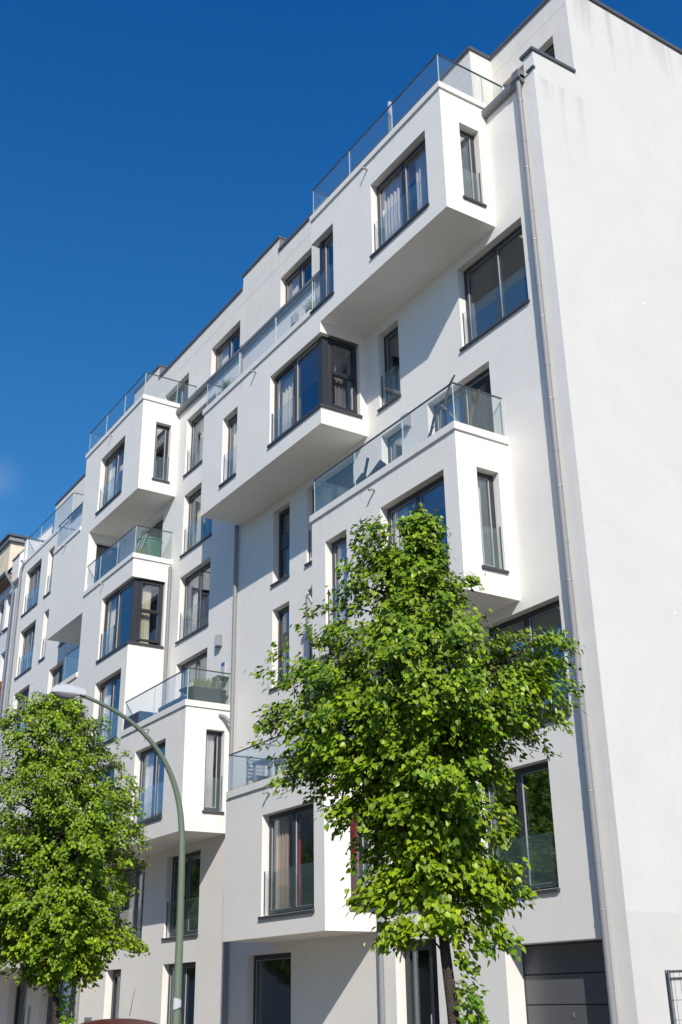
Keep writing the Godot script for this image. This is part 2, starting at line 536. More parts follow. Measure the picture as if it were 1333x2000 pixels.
# ------------------------------------------------------------------ the building
func build_house() -> void:
	building = thing("apartment_building", "tall white plastered apartment building with stepped boxy bays and dark framed windows", "building")
	stains = mb()
	M.sash_edge = plain(Color(0.42, 0.44, 0.45), 0.5)
	M.pale_edge = plain(Color(0.45, 0.58, 0.58), 0.2)
	var wall_holes := []
	# windows in the facade's own plane: x0, x1, level (or y0, y1), options
	var pair := [0.5, 0.5]
	var D := 0.19
	var W := [
		[-3.6, -1.52, 1], [-6.64, -5.25, 1], [-18.2, -15.93, 1], [-21.95, -19.8, 1],
		[-3.13, -0.83, 2], [-10.05, -7.75, 2], [-18.2, -15.93, 2],
		[-10.05, -7.75, 3], [-11.93, -11.0, 3], [-18.17, -15.95, 3],
		[-4.55, -2.28, 4], [-6.47, -5.62, 4], [-10.08, -7.75, 4], [-11.93, -11.0, 4], [-18.19, -15.94, 4], [-31.0, -29.29, 4], [-35.68, -33.5, 4],
		[-3.14, -0.86, 5], [-6.48, -5.58, 5], [-18.15, -15.93, 5], [-21.77, -19.86, 5], [-29.95, -29.1, 5], [-32.42, -31.75, 5], [-35.7, -33.5, 5],
		[-18.2, -15.95, 6], [-32.6, -31.8, 6], [-35.72, -33.53, 6],
	]
	for q in W:
		var y0 := hsill(q[2])
		var y1 := htop(q[2])
		wall_holes.append([q[0], q[1], y0, y1, D])
		var opts := {}
		if absf(q[0] + 11.93) < 0.01:
			facade_window(q[0], q[1], y0, y1, 0, [1.0], {"stair": true, "guard": false})
		else:
			if q[0] == -4.55 or q[0] == -6.47 or q[0] == -21.77 or (q[0] == -18.17 and q[2] == 3) or (q[0] == -10.05 and q[2] == 2): opts = {"guard": false, "sill": false}
			if q[0] == -4.55: opts["net"] = M.net
			facade_window(q[0], q[1], y0, y1, 0, pair if q[1] - q[0] > 1.3 else [1.0], opts)
	# ground floor openings
	for q in [[-13.04, -10.85, 0.3, 2.77, D], [-6.57, -5.15, 0.06, 2.8, 0.24], [-3.09, -0.57, 0.06, 2.57, 0.4], [-18.15, -16.0, 0.3, 2.73, D], [-22.48, -21.25, 0.06, 2.7, 0.24], [-32.31, -30.13, 0.06, 2.68, 0.3], [-28.6, -24.98, 0.06, 2.72, 0.3]]:
		wall_holes.append(q)
	facade_window(-13.04, -10.85, 0.3, 2.77, 0, [1.0], {"guard": false})
	facade_window(-18.15, -16.0, 0.3, 2.73, 0, [0.5, 0.5], {"guard": false})
	facade_window(-28.6, -24.98, 0.06, 2.72, 0, [0.32, 0.34, 0.34], {"guard": false, "sill": false, "depth": 0.3})
	entrance(-6.57, -5.15, 0.06, 2.8, 0.24, 0.72)
	entrance(-22.48, -21.25, 0.06, 2.7, 0.24, 0.62)
	entrance(-32.31, -30.13, 0.06, 2.68, 0.3, 0.6)
	garage()
	# passages from the rooms into the bays
	for q in [[-7.2, -2.0, 18.1, 20.6], [-13.5, -7.4, 15.1, 17.6], [-7.2, -2.2, 9.2, 11.7], [-11.4, -7.4, 3.3, 5.8], [-24.1, -19.2, 18.1, 20.6], [-23.1, -19.2, 12.2, 14.7], [-23.1, -19.2, 9.25, 11.75], [-23.1, -19.2, 6.3, 8.8], [-18.6, -14.6, 6.3, 8.8], [-27.0, -23.8, 15.1, 17.6], [-33.2, -24.6, 3.3, 5.8]]:
		# the bay at level 4 with its loggia at the far left keeps its wall
		wall_holes.append(q)
	var st := mb()
	sheet(st, Vector3.ZERO, Vector3.RIGHT, Vector3.UP, Vector3.BACK, [[-36.55, -0.32, 0.0, 20.95]], wall_holes)
	put("facade_wall", st, M.plaster, building)
	st = mb()
	sheet(st, Vector3.ZERO, Vector3.RIGHT, Vector3.UP, Vector3.BACK, [[-0.32, 0.0, 0.0, 21.05]], [])
	put("corner_strip", st, M.corner, building)
	# bays
	var cy0 := 15.31
	var cy1 := 17.44
	bay([[-7.5, -1.70, 17.75, 21.17], [-13.85, -7.06, 14.79, 18.18]],
		[[-4.62, -2.33, 18.27, 20.41, D], [-7.5, -6.39, 18.27, 20.43, D, "l"], [-9.7, -7.06, cy0, cy1, 0.3, "r"], [-12.55, -11.62, 15.3, 17.44, D]],
		[[-1.70, 1, 0.28, 0.86, 18.24, 20.4, D, ""], [-7.06, 1, 0.2, B, cy0, cy1, 0.3, "rtb"], [-7.5, -1, 0.5, B, 18.27, 20.43, D, "rtb"]])
	bay([[-7.52, -1.91, 8.85, 12.28]], [[-4.63, -2.35, 9.42, 11.57, D], [-6.93, -6.0, 9.42, 11.57, D]], [[-1.91, 1, 0.3, 0.88, 9.42, 11.57, D, ""]])
	bay([[-11.70, -7.07, 3.01, 6.32]], [[-9.82, -7.5, 3.46, 5.69, D]], [[-7.07, 1, 0.15, 0.74, 3.49, 5.6, D, ""]])
	bay([[-24.4, -18.9, 17.74, 21.19], [-23.45, -18.9, 5.9, 15.21], [-27.3, -23.45, 14.63, 18.17], [-25.1, -23.45, 5.9, 12.25], [-33.5, -24.3, 2.9, 6.2], [-18.9, -14.3, 5.9, 9.26]],
		[[-22.76, -20.42, 18.26, 20.45, D], [-21.55, -18.9, 12.33, 14.56, 0.3, "r"], [-21.6, -19.33, 9.37, 11.57, D], [-21.6, -19.33, 6.42, 8.62, D], [-17.77, -15.57, 6.45, 8.6, D], [-30.5, -28.3, 3.47, 5.69, D]],
		[[-18.9, 1, 0.28, 0.86, 18.24, 20.44, D, ""], [-18.9, 1, 0.2, B, 12.33, 14.56, 0.3, "rtb"], [-23.45, 1, 0.12, 1.05, 15.35, 17.42, D, ""], [-14.3, 1, 0.17, 0.74, 6.47, 8.68, D, ""]])
	for q in [[-4.62, -2.33, 18.27, 20.41], [-4.63, -2.35, 9.42, 11.57], [-9.82, -7.5, 3.46, 5.69], [-22.76, -20.42, 18.26, 20.45], [-21.6, -19.33, 9.37, 11.57], [-21.6, -19.33, 6.42, 8.62], [-17.77, -15.57, 6.45, 8.6], [-30.5, -28.3, 3.47, 5.69]]:
		facade_window(q[0], q[1], q[2], q[3], B, [0.5, 0.5])
	for q in [[-12.55, -11.62, 15.3, 17.44], [-6.93, -6.0, 9.42, 11.57]]:
		facade_window(q[0], q[1], q[2], q[3], B, [1.0])
	for q in [[-1.70, 0.28, 0.86, 18.24, 20.4], [-1.91, 0.3, 0.88, 9.42, 11.57], [-7.07, 0.15, 0.74, 3.49, 5.6], [-18.9, 0.28, 0.86, 18.24, 20.44], [-14.3, 0.17, 0.74, 6.47, 8.68]]:
		window(Vector3(q[0], q[3], q[2]), Vector3(0, 0, -1), q[2] - q[1], q[4] - q[3], [1.0], {"guard_h": 0.9})
	window(Vector3(-23.45, 15.35, 1.05), Vector3(0, 0, -1), 0.93, 2.07, [1.0], {"guard": false, "sill": false})
	corner_window(-9.7, -7.06, 0.2, cy0, cy1)
	corner_window(-21.55, -18.9, 0.2, 12.33, 14.56)
	# the end window of the top bay wraps round its left corner
	var wn := facade_window(-7.19, -6.39, 18.27, 20.43, B, [1.0], {"guard": false, "sill": false})
	put("corner_post", bx(-0.13, -0.01, -0.30, 0.02, 2.17, -0.16), M.frame, wn)
	put("sill", bx(-0.3, -0.06, -0.25, 0.83, 0.0, 0.055), M.sill, wn)
	put("guard_panel", bx(-0.29, 0.035, -0.085, 0.79, 1.0, -0.069), M.guard_glass, wn)
	put("side_guard_panel", bx(-0.29, 0.035, -0.80, -0.274, 1.0, -0.10), M.guard_glass, wn)
	put("side_frame", bx(-0.13, 0.0, -0.9, -0.06, 2.16, -0.3), M.panel, wn)

	terraces()
	attic()
	gable()
	rooms()
	for q in [[-4.73, 20.98], [-10.52, 18.0], [-4.81, 12.07], [-9.47, 6.16], [-21.76, 21.0], [-21.48, 15.1], [-16.78, 9.09], [-25.98, 18.08]]:
		spout(q[0], q[1])
	wall_lamp(-15.07, 11.52)
	wall_lamp(-5.33, 14.4)
	wall_lamp(-10.62, 20.25)
	# rain goods
	for q in [[-1.72, -0.3], [-18.92, -7.46], [-29.9, -24.42]]:
		var g := mb()
		var prof := [Vector2(0.0, 21.07), Vector2(0.015, 20.92), Vector2(0.065, 20.87), Vector2(0.115, 20.89), Vector2(0.14, 20.96), Vector2(0.14, 21.07), Vector2(0.128, 21.07), Vector2(0.015, 21.068)]
		for k in prof.size():
			var a: Vector2 = prof[k]
			var b: Vector2 = prof[(k + 1) % prof.size()]
			var e := (b - a).normalized()
			var nn := Vector3(0, -e.x, e.y)
			if k >= 6: nn = Vector3.UP
			quad(g, Vector3(q[0], a.y, a.x), Vector3(q[1], a.y, a.x), Vector3(q[1], b.y, b.x), Vector3(q[0], b.y, b.x), nn)
		for s in [0, 1]:
			for k in range(1, prof.size() - 1):
				tri(g, Vector3(q[s], prof[0].y, prof[0].x), Vector3(q[s], prof[k].y, prof[k].x), Vector3(q[s], prof[k + 1].y, prof[k + 1].x), Vector3(-1 if s == 0 else 1, 0, 0))
		put("gutter", g, M.zinc_dark, building)
	put("rain_head", bx(-0.52, 20.98, 0.0, -0.3, 21.2, 0.2), M.zinc_dark, building)
	downpipe(-0.42, 0.1, 0.0, 20.98)
	downpipe(-14.03, 0.09, 0.0, 20.85)
	downpipe(-6.97, 0.09, 0.0, 6.2)
	downpipe(-18.8, 0.1, 9.3, 15.1)
	downpipe(-24.62, 0.1, 0.0, 2.9)
	downpipe(-36.32, 0.11, 0.0, 20.6, Vector3(-36.1, 21.0, 0.04))
	var br := mb()
	tube(br, [Vector3(-14.3, 9.1, 0.35), Vector3(-14.18, 9.05, 0.25), Vector3(-14.05, 8.85, 0.1)], [0.055, 0.055, 0.055], 12)
	put("pipe_branch", br, M.zinc, building)
	# runs under the rain gutters and the roof edges, and down the gable
	for q in [[-1.7, -0.5, 20.85, 0.0, 8], [-18.8, -14.0, 20.85, 0.0, 16], [-29.5, -3.0, 24.44, -0.66, 60], [-2.7, -0.1, 24.44, -1.35, 10], [-36.0, -30.2, 24.44, -1.35, 14]]:
		for k in q[4]: streak(Transform3D(Basis(), Vector3(rng.randf_range(q[0], q[1]), q[2], q[3])), 0, 0, rng.randf_range(0.15, 0.42), rng.randf_range(0.02, 0.1))
	for k in 34:
		var gz := rng.randf_range(-7.0, -0.2)
		streak(Transform3D(Basis(Vector3(0, 0, -1), Vector3.UP, Vector3.RIGHT), Vector3(0, 24.4 if gz < -1.4 else 20.9, gz)), 0, 0, rng.randf_range(0.5, 2.6), rng.randf_range(0.04, 0.22))
	for k in 30:
		streak(Transform3D(Basis(Vector3(0, 0, -1), Vector3.DOWN, Vector3.RIGHT), Vector3(0, 0.0, rng.randf_range(-9.0, -0.1))), 0, 0, rng.randf_range(0.4, 1.6), rng.randf_range(0.1, 0.35))
	var sm := plain(Color(1, 1, 1), 0.95)
	sm.vertex_color_use_as_albedo = true
	sm.transparency = BaseMaterial3D.TRANSPARENCY_ALPHA
	sm.cull_mode = BaseMaterial3D.CULL_DISABLED
	put("weather_stains", stains, sm, building).set_meta("kind", "stuff")
	# small fittings by the doors
	var vg := put("vent_grille", bx(-24.05, 1.0, 0.0, -23.4, 1.34, 0.02), M.zinc, building)
	for k in 5: put("grille_slat", bx(-24.0, 1.05 + k * 0.055, 0.02, -23.45, 1.08 + k * 0.055, 0.035), M.steel, vg)
	put("ceiling_light", bx(-31.65, 2.78, 0.5, -31.2, 2.89, 0.8), M.flashing, building)
	put("house_number_sign", bx(-30.0, 2.35, 0.0, -29.6, 2.7, 0.12), M.flashing, building)
	put("intercom", bx(-29.75, 1.1, 0.0, -29.55, 1.7, 0.03), M.steel, building)

func entrance(x0: float, x1: float, y0: float, y1: float, d: float, leaf: float) -> void:
	var w := x1 - x0
	var o := put("entrance_door", ring(x0 - 0.01, y0 - 0.01, x1 + 0.01, y1 + 0.01, 0.09, -d - 0.1, -d), M.frame, building)
	var xm := x0 + 0.08 + (w - 0.16) * leaf
	put("door_leaf", ring(x0 + 0.085, y0 + 0.03, xm, y1 - 0.085, 0.11, -d - 0.09, -d + 0.015), M.frame, o)
	put("side_light_frame", ring(xm + 0.004, y0 + 0.03, x1 - 0.085, y1 - 0.085, 0.06, -d - 0.09, -d), M.frame, o)
	put("pane", bx(x0 + 0.18, y0 + 0.12, -d - 0.05, xm - 0.1, y1 - 0.18, -d - 0.026), M.window_glass, o)
	put("pane", bx(xm + 0.05, y0 + 0.08, -d - 0.05, x1 - 0.13, y1 - 0.13, -d - 0.026), M.window_glass, o)
	var h := mb()
	tube(h, [Vector3(xm - 0.07, y0 + 0.95, -d + 0.06), Vector3(xm - 0.07, y0 + 1.35, -d + 0.06)], [0.014, 0.014], 8)
	put("door_handle", h, M.steel, o)

func garage() -> void:
	var o := put("garage_door", ring(-3.1, 0.04, -0.56, 2.58, 0.05, -0.47, -0.4), M.frame, building)
	M.garage = plain(Color(0.105, 0.108, 0.118), 0.35)
	for k in 5:
		var y := 0.06 + k * 0.5
		var st := mb()
		var z := -0.405
		# a section with chamfered edges so that its joints read as grooves
		var a := [Vector2(y + 0.002, z - 0.03), Vector2(y + 0.014, z), Vector2(y + 0.486, z), Vector2(y + 0.498, z - 0.03)]
		for q in 3:
			var nn := Vector3(0, [-0.9, 0.0, 0.9][q], [0.4, 1.0, 0.4][q]).normalized()
			quad(st, Vector3(-3.06, a[q].x, a[q].y), Vector3(-0.6, a[q].x, a[q].y), Vector3(-0.6, a[q + 1].x, a[q + 1].y), Vector3(-3.06, a[q + 1].x, a[q + 1].y), nn)
		put("door_section", st, M.garage, o)
	put("back_plate", bx(-3.08, 0.06, -0.46, -0.58, 2.56, -0.44), M.frame, o)
	put("handle", bx(-1.88, 1.36, -0.405, -1.85, 1.44, -0.39), M.zinc_dark, o)

func terraces() -> void:
	coping(-7.5, -1.70, 21.17, "r")
	coping(-13.85, -7.5, 18.18, "l")
	coping(-7.52, -1.91, 12.28, "lr")
	coping(-11.62, -7.07, 6.32, "r")
	coping(-24.4, -18.9, 21.19, "lr")
	coping(-23.45, -18.9, 15.21, "r")
	coping(-18.9, -14.3, 9.26, "r")
	coping(-27.3, -24.4, 18.17, "l")
	coping(-25.1, -23.45, 12.25, "l")
	var f := B - 0.05
	balustrade([Vector2(-7.46, -0.66), Vector2(-7.46, f), Vector2(-5.61, f), Vector2(-3.66, f), Vector2(-1.75, f), Vector2(-1.75, 0.0), Vector2(-1.75, -0.66)], 21.34, 22.27)
	balustrade([Vector2(-13.81, 0.02), Vector2(-13.81, f), Vector2(-11.68, f), Vector2(-9.51, f), Vector2(-7.52, f)], 18.35, 19.29)
	balustrade([Vector2(-7.48, 0.02), Vector2(-7.48, f), Vector2(-5.66, f), Vector2(-3.75, f), Vector2(-1.95, f), Vector2(-1.95, 0.03)], 12.45, 13.39)
	balustrade([Vector2(-11.68, 0.02), Vector2(-11.68, f), Vector2(-9.4, f), Vector2(-7.11, f), Vector2(-7.11, 0.03)], 6.49, 7.41)
	balustrade([Vector2(-24.36, -0.66), Vector2(-24.36, f), Vector2(-22.6, f), Vector2(-20.8, f), Vector2(-18.95, f), Vector2(-18.95, 0.1), Vector2(-18.95, -0.66)], 21.36, 22.29)
	balustrade([Vector2(-23.42, f), Vector2(-22.1, f), Vector2(-20.5, f), Vector2(-18.94, f), Vector2(-18.94, 0.03)], 15.38, 16.38)
	balustrade([Vector2(-18.87, f), Vector2(-16.62, f), Vector2(-14.34, f), Vector2(-14.34, 0.03)], 9.43, 10.34)
	balustrade([Vector2(-27.26, 0.02), Vector2(-27.26, f), Vector2(-25.93, f), Vector2(-24.42, f)], 18.34, 19.36)
	balustrade([Vector2(-25.06, 0.02), Vector2(-25.06, f), Vector2(-23.47, f)], 12.42, 13.42)
	balustrade([Vector2(-36.2, -0.05), Vector2(-34.2, -0.05), Vector2(-32.1, -0.05), Vector2(-30.0, -0.05), Vector2(-30.0, -1.34)], 21.1, 22.26)
	put("parapet_post", bx(-3.93, 21.34, B - 0.2, -3.86, 22.6, B - 0.13), M.lamp_white, building)

func attic() -> void:
	var D := 0.19
	var w := [[-12.8, -10.84], [-17.82, -15.6], [-21.86, -19.7], [-6.6, -4.4]]
	var holes := []
	for q in w: holes.append([q[0], q[1], 21.22, 23.32, D])
	var st := mb()
	sheet(st, Vector3(0, 0, -0.66), Vector3.RIGHT, Vector3.UP, Vector3.BACK, [[-30.0, -2.83, 20.9, 24.45], [-15.45, -12.9, 24.45, 24.98], [-25.1, -22.55, 24.45, 25.02]], holes)
	sheet(st, Vector3(-2.83, 0, 0), Vector3.BACK, Vector3.UP, Vector3.RIGHT, [[-1.35, -0.66, 20.9, 24.45]], [])
	sheet(st, Vector3(0, 0, -1.35), Vector3.RIGHT, Vector3.UP, Vector3.BACK, [[-2.83, 0.0, 20.9, 24.45]], [[-2.45, -0.55, 21.22, 23.3, D]])
	sheet(st, Vector3(-30.0, 0, 0), Vector3.BACK, Vector3.UP, Vector3.LEFT, [[-1.35, -0.66, 20.9, 24.45]], [])
	sheet(st, Vector3(0, 0, -1.35), Vector3.RIGHT, Vector3.UP, Vector3.BACK, [[-36.55, -30.0, 20.9, 24.45]], [])
	put("attic_wall", st, M.attic, building)
	for q in w: facade_window(q[0], q[1], 21.22, 23.32, -0.66, [0.5, 0.5], {"guard": false, "sill": false})
	facade_window(-2.45, -0.55, 21.22, 23.3, -1.35, [0.5, 0.5], {"guard": false, "sill": false})
	# roof edges, butted end to end
	for q in [[-2.83, 0.03, -1.35], [-12.9, -2.78, -0.66], [-22.55, -15.45, -0.66], [-30.05, -25.1, -0.66], [-36.6, -30.05, -1.35]]:
		put("roof_edge", bx(q[0], 24.452, q[2] - 0.35, q[1], 24.55, q[2] + 0.05), M.flashing, building)
	put("roof_edge", bx(-2.83, 24.452, -1.3, -2.78, 24.552, -0.61 - 0.4), M.flashing, building)
	for q in [[-15.45, -12.9, 24.98], [-25.1, -22.55, 25.02]]:
		put("roof_edge", bx(q[0] - 0.03, q[2] + 0.002, -2.6, q[1] + 0.03, q[2] + 0.09, -0.61), M.flashing, building)
		put("roof_upstand_cladding", bx(q[1] + 0.002, 24.47, -2.55, q[1] + 0.012, q[2], -0.664), M.zinc_dark, building)
		put("roof_upstand", bx(q[0] + 0.01, 24.4, -2.5, q[1] - 0.003, q[2] - 0.004, -0.67), M.attic, building)
	put("roof", bx(-36.5, 24.2, -13.9, -0.05, 24.44, -1.4), M.flashing, building)
	put("terrace_roof", bx(-36.5, 20.7, -1.5, -0.33, 20.9, -0.01), M.zinc_dark, building)
	# plaster line round the attic
	for q in [[-30.0, -2.83, -0.66], [-2.8, 0.0, -1.35], [-36.55, -30.02, -1.35]]:
		put("plaster_joint", bx(q[0], 23.865, q[2] - 0.01, q[1] - 0.002, 23.88, q[2] + 0.004), M.corner, building)
	# the far end: coping of the terrace and the end pillar
	put("coping", bx(-36.5, 20.955, -0.3, -30.0, 21.1, 0.04), M.coping, building)
	put("end_pillar", bx(-36.56, 20.96, -1.34, -36.25, 22.3, -0.02), M.plaster, building)
	put("pillar_cap", bx(-36.6, 22.302, -1.36, -36.21, 22.36, 0.02), M.flashing, building)

func gable() -> void:
	var st := mb()
	sheet(st, Vector3.ZERO, Vector3.BACK, Vector3.UP, Vector3.RIGHT, [[-14.0, -1.35, 2.95, 24.45], [-1.35, 0.0, 2.95, 21.05], [-1.35, -0.03, 21.05, 21.6]], [])
	put("gable_wall", st, M.gable, building)
	st = mb()
	sheet(st, Vector3.ZERO, Vector3.BACK, Vector3.UP, Vector3.RIGHT, [[-14.0, 0.0, 0.0, 2.95]], [])
	put("gable_base", st, M.gable_low, building)
	st = mb()
	quad(st, Vector3(-0.33, 20.9, -0.03), Vector3(-0.002, 20.9, -0.03), Vector3(-0.002, 21.6, -0.03), Vector3(-0.33, 21.6, -0.03), Vector3.BACK)
	quad(st, Vector3(-0.33, 20.9, -0.03), Vector3(-0.33, 20.9, -1.35), Vector3(-0.33, 21.6, -1.35), Vector3(-0.33, 21.6, -0.03), Vector3.LEFT)
	put("fire_wall", st, M.corner, building)
	put("fire_wall_cap", bx(-0.38, 21.602, -1.34, 0.045, 21.68, 0.03), M.flashing, building)
	put("ledge_cap", bx(-0.2, 21.052, -0.028, 0.04, 21.1, 0.05), M.flashing, building)
	put("roof_edge", bx(-0.35, 24.456, -14.0, 0.055, 24.553, -1.72), M.flashing, building)
	put("roof_edge", bx(0.031, 24.456, -1.72, 0.055, 24.553, -1.30), M.flashing, building)
	st = mb()
	sheet(st, Vector3(0, 0, -14.0), Vector3.RIGHT, Vector3.UP, Vector3.FORWARD, [[-36.55, 0.0, 0.0, 24.45]], [])
	sheet(st, Vector3(-36.55, 0, 0), Vector3.BACK, Vector3.UP, Vector3.LEFT, [[-14.0, -1.35, 0.0, 24.45], [-1.35, 0.0, 0.0, 20.95]], [])
	put("rear_wall", st, M.gable_low, building)
	# small repaired spots in the render
	for q in [[14.1, -4.6], [15.6, -2.6], [10.9, -3.4], [8.4, -2.2], [17.6, -4.3], [5.6, -3.4], [22.2, -2.7], [20.0, -5.2]]:
		var d := mb()
		lathe(d, [Vector2(0.035, 0), Vector2(0.02, 0.006), Vector2(0.0, 0.008)], 9)
		var o := put("anchor_plug", d, M.corner, building)
		o.transform = Transform3D(Basis(Vector3(0, 0, 1), Vector3(1, 0, 0), Vector3(0, 1, 0)), Vector3(0.001, q[0], q[1]))

func rooms() -> void:
	for n in range(1, 8):
		var y := lvl(n)
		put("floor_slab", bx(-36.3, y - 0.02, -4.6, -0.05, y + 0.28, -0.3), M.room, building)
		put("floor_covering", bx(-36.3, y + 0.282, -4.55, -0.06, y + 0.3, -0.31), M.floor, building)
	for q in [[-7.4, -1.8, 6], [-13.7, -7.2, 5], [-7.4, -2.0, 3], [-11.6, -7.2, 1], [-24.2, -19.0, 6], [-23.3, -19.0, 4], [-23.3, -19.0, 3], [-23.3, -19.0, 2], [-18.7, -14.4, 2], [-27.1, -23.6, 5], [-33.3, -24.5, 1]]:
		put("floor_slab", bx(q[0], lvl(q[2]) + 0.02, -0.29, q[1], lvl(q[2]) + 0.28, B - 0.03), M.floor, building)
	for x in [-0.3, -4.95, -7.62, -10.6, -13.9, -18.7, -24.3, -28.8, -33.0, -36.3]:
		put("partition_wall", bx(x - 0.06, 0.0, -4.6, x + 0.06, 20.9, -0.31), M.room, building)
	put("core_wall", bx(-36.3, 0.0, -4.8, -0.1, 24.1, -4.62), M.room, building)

# ------------------------------------------------------------------ the street and what stands on it
func structure(called: String, st: SurfaceTool, mat: Material) -> void:
	tag(put(called, st, mat), "", "", "", "structure")

func street() -> void:
	var st := mb()
	quad(st, Vector3(-400, -0.25, -400), Vector3(400, -0.25, -400), Vector3(400, -0.25, 400), Vector3(-400, -0.25, 400), Vector3.UP)
	structure("ground", st, M.earth)
	structure("road", bx(-140, -0.2, 7.3, 90, -0.12, 13.2), M.asphalt)
	structure("pavement", bx(-140, -0.2, -0.1, 0.3, -0.004, 7.12), M.paving)
	structure("vacant_lot", bx(0.3, -0.2, -60, 90, -0.03, 3.5), M.earth)
	structure("pavement", bx(0.3, -0.2, 3.5, 90, -0.004, 7.12), M.paving)
	structure("pavement", bx(-140, -0.2, 13.4, 90, 0.0, 24.0), M.paving)
	structure("kerb", bx(-140, -0.2, 7.12, 90, 0.0, 7.3), M.kerb)
	structure("kerb", bx(-140, -0.2, 13.2, 90, 0.002, 13.4), M.kerb)

func leaf_mesh() -> ArrayMesh:
	# a heart shaped leaf, folded a little along its middle rib, tip at +z, upper side +y
	var half := [Vector3(0, 0, 0), Vector3(0.22, 0.05, -0.13), Vector3(0.47, 0.07, 0.12), Vector3(0.42, 0.05, 0.45), Vector3(0.2, -0.02, 0.8)]
	var rib := [Vector3(0, 0, 0), Vector3(0, -0.03, 0.25), Vector3(0, -0.05, 0.6), Vector3(0, -0.16, 1.05)]
	var st := mb()
	for s in [1.0, -1.0]:
		var h := []
		for p in half: h.append(Vector3(p.x * s, p.y, p.z))
		for t in [[h[0], h[1], h[2]], [h[0], h[2], rib[1]], [rib[1], h[2], h[3]], [rib[1], h[3], rib[2]], [rib[2], h[3], h[4]], [rib[2], h[4], rib[3]]]:
			var n: Vector3 = (t[1] - t[0]).cross(t[2] - t[0]).normalized()
			if n.y < 0: n = -n
			tri(st, t[0], t[1], t[2], n)
	return st.commit()

func bract_mesh() -> ArrayMesh:
	var st := mb()
	var w := [0.02, 0.12, 0.14, 0.1, 0.0]
	for k in 4:
		var y0 := -0.22 * pow(k / 4.0, 2)
		var y1 := -0.22 * pow((k + 1) / 4.0, 2)
		quad(st, Vector3(-w[k], y0, k * 0.25), Vector3(w[k], y0, k * 0.25), Vector3(w[k + 1] + 0.001, y1, k * 0.25 + 0.25), Vector3(-w[k + 1] - 0.001, y1, k * 0.25 + 0.25), Vector3.UP)
	return st.commit()

func leaf_material(c: Color) -> StandardMaterial3D:
	var m := plain(c, 0.42)
	m.vertex_color_use_as_albedo = true
	m.cull_mode = BaseMaterial3D.CULL_DISABLED
	m.metallic_specular = 0.45
	m.backlight_enabled = true
	m.backlight = Color(0.40, 0.52, 0.12)
	return m

func profile(table: Array, h: float) -> float:
	for k in table.size() - 1:
		if h <= table[k + 1].x:
			return lerpf(table[k].y, table[k + 1].y, clampf((h - table[k].x) / (table[k + 1].x - table[k].x), 0, 1))
	return table[-1].y

